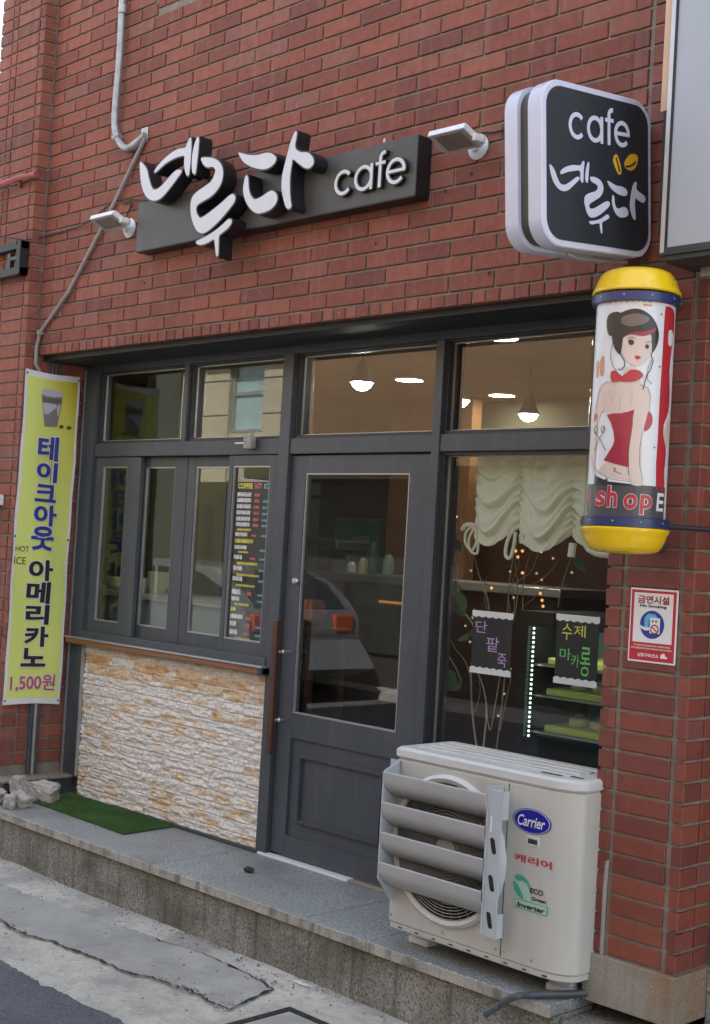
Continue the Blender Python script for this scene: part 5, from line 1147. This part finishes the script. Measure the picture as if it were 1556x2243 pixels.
for a, b, k in blist:
    p = aY(a, b, .47); bm = bmesh.new(); bmesh.ops.create_icosphere(bm, subdivisions=2, radius=.0066 if k else .0055); m = MB(); m.bm(bm, Matrix.Translation(p)); m.build('bulb', warm if k else dim, sl, True)
m = MB()
for grp in ([(1012,1010),(995,1104),(1000,1132),(1032,1250),(1077,1288),(1036,1353),(1020,1371),(1030,1406)], [(1130,1190),(1135,1220),(1118,1252),(1145,1255),(1176,1256),(1253,1254)], [(1186,1208),(1187,1270),(1184,1300),(1190,1328),(1123,1356),(1118,1465),(1105,1520),(1092,1568),(1080,1640)]): m.tube([aY(x, y, .478) for x, y in grp], .0012, 5)
m.build('wire', M['black'], sl)
# two little chalk boards hung in the window
def chalkboard(label, q, y, words):
    tl, br2 = aY(*q[0], y), aY(*q[1], y); x0, x1, z1, z0 = tl.x, br2.x, tl.z, br2.z
    t = thing('chalkboard', label, 'chalkboard', ((x0+x1)/2, y, z0), group='chalkboards hanging in the display window')
    m = MB(); m.box(x0, x1, y, y+.003, z0, z1); m.build('board', M['board'], t)
    n = 6
    for top in (1, 0):
        P = []; zb_ = z1-.002 if top else z0+.002; dz = -1 if top else 1
        P = [(x0-.004, y-.002, zb_-dz*.006), (x1+.004, y-.002, zb_-dz*.006)]
        for i in range(n*6+1): u = 1-i/(n*6); P.append((x0-.004+(x1-x0+.008)*u, y-.002, zb_+dz*(.016+.006*abs(math.sin(u*n*math.pi)))))
        m = MB(); m.prism(P, (0, .0015, 0)); m.build('scalloped_edge', M['whiteink'], t)
    for body, a, b, c, d, mt in words:
        pa = aY(a, (b+d)/2, y); pb = aY(c, (b+d)/2, y); pt = aY((a+c)/2, b, y); pz = aY((a+c)/2, d, y)
        m = MB(); textmb(m, body, ((pa.x+pb.x)/2, y-.0012, (pt.z+pz.z)/2), X_, Z_, pb.x-pa.x, pt.z-pz.z, .0, 0, True); m.build('chalk_lettering', M[mt], t)
    m = MB(); m.tube([(x0+.01, y+.001, z1), (x0+.0, y+.002, z1+.012)], .0012, 5); m.tube([(x1-.01, y+.001, z1), (x1, y+.002, z1+.012)], .0012, 5); m.build('hook', M['trim'], t)
chalkboard('left black chalkboard with violet handwriting hung before the branches', ((1038, 1338), (1117, 1482)), .385, [('단', 1043, 1360, 1068, 1386, 'chalk_p'), ('팥', 1066, 1396, 1094, 1428, 'chalk_p'), ('죽', 1090, 1432, 1110, 1462, 'chalk_p')])
chalkboard('right black chalkboard with yellow and green handwriting hung before the cake fridge', ((1222, 1346), (1306, 1506)), .385, [('수', 1232, 1366, 1254, 1402, 'chalk_y'), ('제', 1258, 1370, 1284, 1396, 'chalk_y'), ('마', 1227, 1420, 1252, 1446, 'chalk_g'), ('카', 1252, 1434, 1270, 1462, 'chalk_g'), ('롱', 1272, 1418, 1294, 1482, 'chalk_g')])
# refrigerated cake case
fr = thing('cake_fridge', 'black upright cake display fridge with lit glass front behind the right chalkboard', 'fridge', (3.45, .75, 0))
fx0, fy, fz1 = aY(1143, 1338, .60).x, .60, aY(1145, 1337, .60).z; fx1 = 4.05
m = MB(); m.box(fx0, fx0+.042, fy, fy+.5, .0, fz1); m.box(fx1-.28, fx1, fy, fy+.5, 0, fz1); m.box(fx0+.042, fx1-.28, fy+.0, fy+.5, fz1-.03, fz1); m.box(fx0+.042, fx1-.28, fy, fy+.5, 0, .70); m.box(fx0+.042, fx1-.28, fy+.0005, fy+.016, fz1-.062, fz1-.03); m.build('cabinet', mat('black fridge shell', (.012, .014, .016), .35, var=.1), fr)
m = MB(); m.box(fx0+.043, fx1-.281, fy+.46, fy+.49, .70, fz1-.031); m.build('back_panel', mat('green grey liner', (.22, .29, .24), .4, var=.08), fr)
m = MB(); m.box(fx0+.043, fx1-.281, fy+.004, fy+.010, .701, fz1-.031); m.build('pane', glass('fridge glass', (.88, .95, .91), .05), fr)
led = glow('cool led', (.90, 1., .95), .6)
x = fx0+.052
for za, zb_ in ((.74, 1.235),):
    z = za
    m = MB()
    while z < zb_: m.box(x, x+.005, fy+.020, fy+.028, z, z+.009); z += .020
    m.build('led_or_fill_strip', led, fr)
m = MB(); m.box(fx0+.05, fx1-.30, fy+.03, fy+.045, fz1-.040, fz1-.032); m.build('led_or_fill_strip', glow('added fridge fill', (.92, 1., .94), 6.), fr)  # unseen light bar added behind the front lip to brighten the trays
shz = [aY(1200, 1447, .85).z, aY(1200, 1512, .85).z, aY(1200, 1590, .85).z]
sx1_ = fx1-.285
for i, z in enumerate(shz):
    m = MB(); m.box(fx0+.045, sx1_, fy+.05, fy+.45, z-.008, z); m.build('shelf', glass('shelf glass', (.8, .92, .86), .06) if i < 0 else M['steel'], fr)
m = MB(); m.box(sx1_-.15, sx1_-.13, fy+.44, fy+.452, shz[2]+.03, shz[1]-.02); m.build('led_or_fill_strip', led, fr)
TY = mat('yellow cake tray', (.62, .56, .14), .45, var=.06); CK = mat('cream cake', (.70, .62, .42), .7, var=.1); CR = mat('red fruit glaze', (.45, .06, .03), .4, var=.2); CG = mat('green wrapped cake', (.10, .22, .13), .6, var=.2)
for i, z in enumerate(shz):
    m = MB(); m.box(fx0+.10, sx1_-.02, fy+.07, fy+.34, z+.001, z+.030, .006); tag(m.build('cake_tray', TY, None), ['yellow cake tray on the top shelf of the cake fridge', 'yellow cake tray on the middle shelf of the cake fridge', 'yellow cake tray on the bottom shelf of the cake fridge'][i], 'tray', 'yellow trays in the cake fridge')
    for k in range(3 if i else 1):
        cx = fx0+.19+.11*k; ck = thing('cake', [['round cream cake with red fruit on the top fridge shelf'], ['left small cake on the middle fridge shelf', 'centre small cake on the middle fridge shelf', 'right small cake on the middle fridge shelf'], ['left green topped cake on the bottom fridge shelf', 'centre green topped cake on the bottom fridge shelf', 'right green topped cake on the bottom fridge shelf']][i][k], 'cake', (cx, fy+.2, z+.031), group='cakes in the cake fridge')
        m = MB(); m.lathe([(.042, 0), (.044, .004), (.044, .026), (.038, .031), (0, .032)], (cx, fy+.2, z+.0305), (0, 0, 1), 20); m.build('sponge', CK, ck, True)
        m = MB(); m.lathe([(.022, 0), (.024, .008), (.014, .018), (0, .020)], (cx, fy+.2, z+.0630), (0, 0, 1), 12); m.build('topping', [CR, CK, CG][i], ck, True)
# low end of the window bay
st = aY(1070, 1560, .74); m = MB(); m.lathe([(.10, .0), (.10, .02), (.03, .03), (.03, .27), (.15, .28), (.15, .30), (0, .30)], (st.x-.02, .74, 0.0005), (0, 0, 1), 28); tag(m.build('stool', M['wood2'], None, True), 'low round dark stool under the straw basket in the display window', 'stool')
bowl = aY(1070, 1545, .72); m = MB(); m.lathe([(.04, 0), (.10, .03), (.135, .075), (.130, .08), (.09, .035), (0, .012)], (bowl.x-.02, .74, .301), (0, 0, 1), 30)
tag(m.build('basket', mat('woven straw', (.30, .22, .12), .8, var=.25, vs=40, bump=.002, bs=120), None, True), 'shallow straw basket among the branches in the display window', 'basket')
# ================================================================ deeper in the cafe
for lb, (px, py), y in (('bright round ceiling light nearest the display window', (1097, 740), None), ('round ceiling light seen through the window above the door', (897, 832), None), ('small round ceiling light deep inside above the display window', (1100, 866), None)):
    d = ray(px, py); p = CAM+d*((RZC-.004-CAM.z)/d.z)
    t = thing('ceiling_light', lb, 'ceiling light', (p.x, p.y, p.z), group='round lights in the cafe ceiling')
    m = MB(); m.lathe([(.105, .003), (.100, -.008), (.088, -.008), (.088, .003)], (p.x, p.y, RZC), (0, 0, 1), 36); m.build('trim_ring', M['white'], t, True)
    m = MB(); m.lathe([(.0875, 0), (0, -.0005)], (p.x, p.y, RZC-.004), (0, 0, 1), 32); m.build('diffuser', glow('ceiling light', (1., .86, .62), 11.), t)
for lb, (px, py), y in (('pendant lamp with glowing white globe behind the window above the door', (793, 843), .75), ('pendant lamp just right of the door post behind the upper window', (1006, 881), 1.42), ('pendant lamp farthest right and farthest back under the cafe ceiling', (1158, 912), 2.05)):
    p = aY(px, py, y); t = thing('pendant_lamp', lb, 'pendant lamp', (p.x, p.y, p.z), group='pendant lamps in the cafe')
    m = MB(); m.tube([(p.x, p.y, p.z+.11), (p.x, p.y, RZC)], .004, 6); m.build('cord', M['black'], t)
    m = MB(); m.lathe([(.018, .125), (.03, .10), (.045, .05), (.066, .012), (.064, .010), (.04, .05), (.02, .095)], p, (0, 0, 1), 28); m.build('lamp_shade', M['frame2'], t, True)
    m = MB(); m.lathe([(0, -.030), (.025, -.026), (.045, -.010), (.055, .010), (.05, .022), (.02, .03), (0, .032)], p, (0, 0, 1), 24); m.build('globe', glow('pendant globe', (1., .95, .86), 9.), t, True)
# bar with steel top and coffee machine
bar = thing('bar_counter', 'long dark brown bar counter with a steel top across the cafe', 'counter', (1.0, 2.0, 0))
zc = aY(860, 1262, 1.95).z
m = MB(); m.box(-.2, 2.35, 1.9, 2.35, 0, zc-.05); m.build('counter_front', mat('maroon brown panels', (.034, .015, .013), .6, var=.2), bar)
m = MB(); m.box(-.22, 2.37, 1.86, 2.37, zc-.049, zc, .006); m.build('counter_top', M['steel'], bar)
m = MB(); m.box(aY(885, 1300, 1.88).x-.20, aY(885, 1300, 1.88).x+.02, 1.872, 1.882, zc-.165, zc-.150); m.build('reflected_glow', glow('amber reflection glow', (1., .36, .06), .11), bar)  # glowing strip stands in for warm lamp reflections on the bar
em = thing('espresso_machine', 'dark steel espresso machine standing on the bar counter', 'coffee machine', (1.05, 2.1, zc))
ex = aY(700, 1240, 2.05).x
m = MB(); m.box(ex-.28, ex+.22, 1.96, 2.3, zc+.001, zc+.07, .01); m.box(ex-.26, ex+.20, 2.1, 2.3, zc+.07, zc+.16, .02); m.box(ex-.28, ex+.22, 1.98, 2.3, zc+.14, zc+.21, .02); m.build('machine_body', mat('dark steel', (.10, .11, .12), .35, metal=.6), em)
for dx in (-.13, .07):
    m = MB(); m.tube([(ex+dx, 2.04, zc+.14), (ex+dx, 2.04, zc+.11)], .032, 14); m.tube([(ex+dx, 2.03, zc+.105), (ex+dx, 1.90, zc+.095)], .012, 8); m.build('group_head', M['frame2'], em, True)
gb = thing('blackboard', 'green writing board on the back wall seen through the door', 'board', (.5, 3.3, 1.5))
p, q = aY(737, 1140, 3.3), aY(820, 1208, 3.3)
m = MB(); m.box(p.x, q.x, 3.315, 3.33, q.z, p.z); m.build('board', mat('green board', (.06, .27, .17), .6, var=.1), gb)
m = MB(); m.box(p.x-.03, q.x+.55, 3.325, 3.345, q.z-.55, p.z+.03); m.build('backing_panel', M['green'], gb)
m = MB(); z = aY(790, 1180, 3.31); m.box(z.x-.09, z.x+.09, 3.305, 3.314, z.z-.30, z.z+.02); m.build('paper', mat('pale green paper', (.30, .50, .38), .8), gb)
for lb, px, hh, rr, cm in (('white cup on the bar counter beside the coffee machine', 770, .07, .03, (.65, .64, .58)), ('cream jar on the bar counter near the middle', 795, .10, .03, (.60, .52, .30)), ('small glass jar at the right end of the bar counter', 850, .13, .035, (.30, .36, .32)), ('green bottle on the bar counter under the writing board', 815, .20, .03, (.05, .12, .07))):
    x = aY(px, 1250, 2.0).x; m = MB(); m.lathe([(rr*.8, 0), (rr, hh*.1), (rr, hh*.7), (rr*.5, hh), (0, hh)], (x, 2.0, zc+.001), (0, 0, 1), 16); tag(m.build('bottle' if hh > .15 else 'jar' if hh > .08 else 'cup', mat('bar ware', cm, .3), None, True), lb, 'barware')
tb = thing('side_table', 'small dark side table inside the door carrying a copper pot', 'table', (1.1, 1.2, 0))
p = aY(682, 1372, 1.2)
m = MB(); m.box(p.x-.16, p.x+.16, 1.05, 1.36, p.z-.03, p.z, .004); m.build('tabletop', M['brownw'], tb)
for dx in (-.13, .13):
    for dy in (1.08, 1.33): m = MB(); m.box(p.x+dx-.015, p.x+dx+.015, dy-.015, dy+.015, 0, p.z-.031); m.build('leg', M['brownw'], tb)
m = MB(); m.lathe([(.05, 0), (.085, .03), (.09, .11), (.075, .15), (.07, .15), (.075, .10), (0, .03)], (p.x-.02, 1.2, p.z+.001), (0, 0, 1), 28); tag(m.build('copper_pot', mat('copper', (.50, .17, .06), .3, metal=.7), None, True), 'copper pot on the small side table seen at the left of the door glass', 'pot')
# work counter right behind the take-out window
wc = thing('work_counter', 'white work counter with pale cupboards behind the take-out window', 'counter', (.3, .9, 0))
zw = aY(330, 1300, .85).z
m = MB(); m.box(-.9, .88, .72, 1.25, zw-.03, zw, .004); m.build('counter_top', mat('cream laminate', (.60, .60, .50), .35, var=.05), wc)
m = MB(); m.box(-.9, .86, .76, 1.25, 0, zw-.031); m.build('cupboard', mat('pale grey green cupboard', (.28, .33, .30), .5, var=.06), wc)
for lb, px, y, col, r_, h_ in (('cream mixing bowl on the work counter behind the left sash', 268, .92, (.62, .58, .36), .095, .075), ('pale kettle on the work counter behind the second sash', 345, .92, (.50, .55, .34), .07, .13), ('white cup on the work counter beside the kettle', 312, .86, (.70, .70, .66), .035, .09)):
    p = aY(px, 1296, y); m = MB(); m.lathe([(r_*.6, 0), (r_*.9, h_*.3), (r_, h_), (r_*.94, h_), (r_*.8, h_*.3), (0, h_*.12)], (p.x, y, zw+.001), (0, 0, 1), 24); tag(m.build('bowl' if r_ > .08 else 'kettle' if r_ > .05 else 'cup', mat('glazed pot', col, .3, var=.05), None, True), lb, 'kitchenware')
sh = thing('shelf_rack', 'dark rack of glasses and jars behind the second sash', 'shelf', (.5, 1.9, 0))
m = MB(); 
for z in (1.25, 1.52, 1.8): m.box(-.15, .55, 1.55, 1.75, z, z+.02)
m.box(-.15, -.12, 1.55, 1.75, 0, 1.9); m.box(.52, .55, 1.55, 1.75, 0, 1.9); m.build('rack', M['frame2'], sh)
for i in range(8):
    x = -.08+.08*i
    m = MB(); m.lathe([(.028, 0), (.03, .10), (.02, .13), (0, .13)], (x, 1.64, 1.271 if i % 2 else 1.541), (0, 0, 1), 12); m.build('jar', [M['cream'], M['frame'], M['leaf'], M['wood2']][i % 4], sh, True)
cl = thing('wall_clock', 'round dark framed clock on the tan partition behind the third sash', 'clock', (0, 2.3, 1.6))
p = aY(478, 1165, 2.3); m = MB(); m.lathe([(.34, 0), (.36, .02), (.33, .035), (.31, .03), (.31, .012), (0, .012)], (p.x, 2.28, p.z), (0, -1, 0), 48); m.build('clock_case', M['wood2'], cl, True)
m = MB(); m.box(p.x-.95, p.x+.05, 2.30, 2.34, 0, 2.2); tag(m.build('screen_wall', mat('tan panel', (.36, .29, .17), .8, var=.08), None), 'tan panel screen standing behind the third sash', 'screen')
# menu lettering stuck on the right hand sash
mn = thing('menu_sticker', 'coffee menu in white, yellow and red lettering stuck inside the right sash', 'menu', (1.6, .36, 1.4))
YM = FY+.012+.0165
mu0, mu1, mz0, mz1 = aY(510, 1190, YM).x, aY(588, 1190, YM).x, aY(540, 1398, YM).z, aY(545, 1055, YM).z
m = MB(); m.box(1.418, 1.698, YM+.0085, YM+.010, mz0-.02, mz1+.03); m.build('dark_film', mat('dark film', (.018, .020, .020), .5), mn)
def mp_(u, v, l=0): return Vector((mu0+(mu1-mu0)*u, YM-l, mz0+(mz1-mz0)*v))
def mtext(b, u0, v0, u1, v1, mt):
    m = MB(); textmb(m, b, mp_(u0, v0), X_, Z_, (mu1-mu0)*(u1-u0), (mz1-mz0)*(v1-v0), .03); m.build('lettering', M[mt], mn)
mtext('COFFEE', .06, .955, .48, .99, 'chalk_y'); mtext('HOT', .54, .955, .74, .99, 'chalk_r'); mtext('ICE', .80, .955, .98, .99, 'chalk_b')
rows = []; 
def mscr(lst, mt): scribble(mp_, lst, mt, mn, 'small_print', 0)
random.seed(5)
mscr([(.06, .46, v, .026) for v in (.905, .868, .828, .788, .748, .712)]+[(.06, .40, .648, .024), (.06, .40, .565, .024), (.06, .30, .50, .026), (.06, .30, .428, .028), (.06, .34, .36, .028), (.06, .30, .272, .034), (.06, .30, .232, .026), (.06, .42, .118, .028), (.06, .24, .068, .032), (.06, .26, .016, .030)], 'chalk_w')
mscr([(.10, .50, .682, .016), (.06, .58, .605, .026), (.18, .46, .54, .012), (.16, .74, .465, .018), (.16, .80, .392, .014), (.16, .70, .325, .014), (.16, .56, .202, .016), (.06, .2, .165, .024), (.22, .66, -.022, .020), (.24, .5, -.055, .016)], 'chalk_y')
mscr([(.54, .70, v, .020) for v in (.905, .868, .828, .788, .748, .712)]+[(.52, .66, .648, .014), (.52, .66, .50, .016), (.48, .62, .272, .022), (.50, .64, .118, .018), (.46, .62, .068, .022), (.46, .62, .016, .020)], 'chalk_r')
mscr([(.78, .96, v, .014) for v in (.868, .828, .788, .748, .712, .648, .555, .50, .428, .36, .272, .232, .068, .016)], 'chalk_b')
# ================================================================ across the street (seen in the glass)
ob = thing('opposite_building', 'beige panelled building across the street reflected in the upper left panes', 'building', (-7.6, -7.5, 0))
WL = mat('beige stone panels', (.42, .37, .27), .8, var=.08, vs=.6)
DK = mat('dark brown cladding', (.035, .030, .025), .7, var=.15)
bx0, bx1, wx0, wx1, oy_ = -8.75, -6.36, -7.68, -6.95, -6.8
m = MB(); m.box(bx0, wx0, oy_-1.2, oy_, 2.3, 3.95); m.box(wx1, bx1, oy_-1.2, oy_, 2.3, 3.95); m.box(wx0, wx1, oy_-1.2, oy_-.04, 2.3, 2.98); m.box(bx0, bx1, oy_-1.2, oy_, 4.4, 5.6); m.build('wall', WL, ob)
m = MB(); m.box(bx0-.2, bx1, oy_-1.2, oy_+.12, 3.95, 4.4); m.build('cornice', DK, ob)
m = MB(); m.box(bx0, bx1, oy_-1.2, oy_+.05, GZ, 2.3); m.build('shop_base', DK, ob)
for z in (2.75, 3.22, 3.7):
    m = MB(); m.box(bx0+.01, wx0-.01, oy_-.001, oy_+.004, z, z+.014); m.box(wx1+.01, bx1-.01, oy_-.001, oy_+.004, z, z+.014); m.build('panel_joint', M['frame2'], ob)
m = MB(); m.box(wx0+.001, wx1-.001, oy_-.16, oy_-.10, 2.98, 3.95); wo_ = m.build('window', mat('sky reflection blue glazing', (.40, .54, .56), .08, metal=.3, var=.25, vs=1.6), ob)  # reflected blue sky is put into the pane colour
m = MB(); bead(m, wx0+.01, wx1-.01, 2.99, 3.94, oy_-.06, .04, .04); m.box(wx0+.05, wx1-.05, oy_-.10, oy_-.07, 3.50, 3.55); m.build('window_frame', M['trim'], wo_)
o2 = thing('opposite_building', 'brown brick building across the street reflected in the door and upper right panes', 'building', (0, -7.5, 0))
m = MB(); m.box(bx1+.02, 14, oy_-1.2, oy_+.1, 2.3, 5.2); m.build('wall', mat('brown brick far wall', (.20, .125, .07), .9, var=.12, vs=2), o2)
m = MB(); m.box(bx1+.02, 14, oy_-1.2, oy_-.1, GZ, 2.3); m.build('shop_base', DK, o2)
for i, x in enumerate((-5.2, -3.3, -1.2, .9, 3.)):
    m = MB(); m.box(x, x+1.3, oy_-.1, oy_-.06, GZ+.5, 1.9); m.build('shop_window', mat('dim shop glass', [(.030, .034, .032), (.07, .042, .022), (.020, .032, .028), (.035, .03, .027), (.025, .025, .03)][i], .7, var=.5, vs=3, spec=.1), o2)
m = MB(); m.box(bx1+.02, 14, oy_-.1, oy_+.7, 2.3, 2.45); m.build('canopy', DK, o2)
o3 = thing('opposite_building', 'dark olive building across the street at the far left, dimly reflected in the first pane', 'building', (-16, -8, 0))
m = MB(); m.box(-30, bx0-.22, oy_-2.2, oy_-.2, GZ, 5); m.build('wall', mat('dark olive render', (.05, .055, .04), .9, var=.2, vs=.7), o3)
for k in range(5): m = MB(); m.box(-12-3*k, -10.6-3*k, oy_-.25, oy_-.195, 2.4, 3.9); m.build('window', M['frame2'], o3)
# a silver hatchback parked across the street
car = thing('parked_car', 'grey hatchback parked across the street, reflected in the door glass', 'car', (-6.3, -5.35, GZ))
ca = -6.3
prof = [(-2.0,.25),(-2.05,.55),(-1.98,.82),(-1.75,.95),(-1.25,1.02),(-.95,1.10),(-.40,1.43),(.1,1.50),(1.0,1.47),(1.55,1.30),(1.95,1.0),(2.02,.7),(2.0,.28)]
pp = smoothpoly(prof, 3)
m = MB(); m.prism([(ca+p.x, -6.25, GZ+max(.22, p.y)) for p in pp], (0, 1.65, 0)); carb = m.build('body', mat('silver car paint', (.24, .26, .28), .25, metal=.6, var=.03, coat=.6), car, True)
CGm = mat('dark car glass', (.02, .025, .03), .06, var=.05)
m = MB()
for y0, y1 in ((-4.603, -4.596), (-6.254, -6.247)): m.prism([(ca+x, y0, GZ+z) for x, z in ((-.85, 1.05), (-.38, 1.36), (.15, 1.42), (.15, 1.02))], (0, y1-y0, 0)); m.prism([(ca+x, y0, GZ+z) for x, z in ((.22, 1.02), (.22, 1.42), (1.0, 1.39), (1.5, 1.2), (1.55, 1.04))], (0, y1-y0, 0))
m.build('window', CGm, car)
m = MB(); m.box(ca-.95, ca-.80, -4.60, -4.40, GZ+1.0, GZ+1.12, .03); m.build('mirror', M['frame2'], car, True)
for dx in (-1.3, 1.3):
    for y0 in (-4.6, -6.25):
        s_ = 1 if y0 > -5 else -1
        m = MB(); m.lathe([(.0, .02), (.20, .02), (.23, -.0), (.31, .0), (.32, -.03), (.32, -.2), (0, -.2)], (ca+dx, y0+s_*.012, GZ+.32), (0, s_, 0), 32); wh = m.build('wheel', M['black'], car, True)
        m = MB(); m.lathe([(0, .03), (.05, .03), (.19, .022), (.20, .021), (0, .021)], (ca+dx, y0+s_*.012, GZ+.32), (0, s_, 0), 24); m.build('rim', M['steel'], wh, True)
m = MB(); m.box(ca-2.03, ca-1.9, -4.9, -4.62, GZ+.66, GZ+.80, .02); m.build('headlight', M['white'], car)
m = MB(); m.box(ca-2.03, ca-1.9, -6.2, -5.92, GZ+.66, GZ+.80, .02); m.build('headlight', M['white'], car)
for y0 in (-4.95, -6.15):
    m = MB(); m.box(ca+1.90, ca+2.03, y0, y0+.30, GZ+.78, GZ+.98, .02); m.build('tail_light', mat('red amber lamp lens', (.40, .06, .02), .2), car)
m = MB(); m.box(ca-1.9, ca+1.9, -4.606, -4.590, GZ+.45, GZ+.50, .003); m.build('side_moulding', M['frame2'], car)
m = MB(); m.prism([(ca+1.18, -4.75, GZ+1.445), (ca+1.60, -4.75, GZ+1.30), (ca+1.92, -4.75, GZ+1.05), (ca+1.90, -4.75, GZ+1.03), (ca+1.16, -4.75, GZ+1.42)], (0, -1.35, 0)); m.build('rear_window', CGm, car)
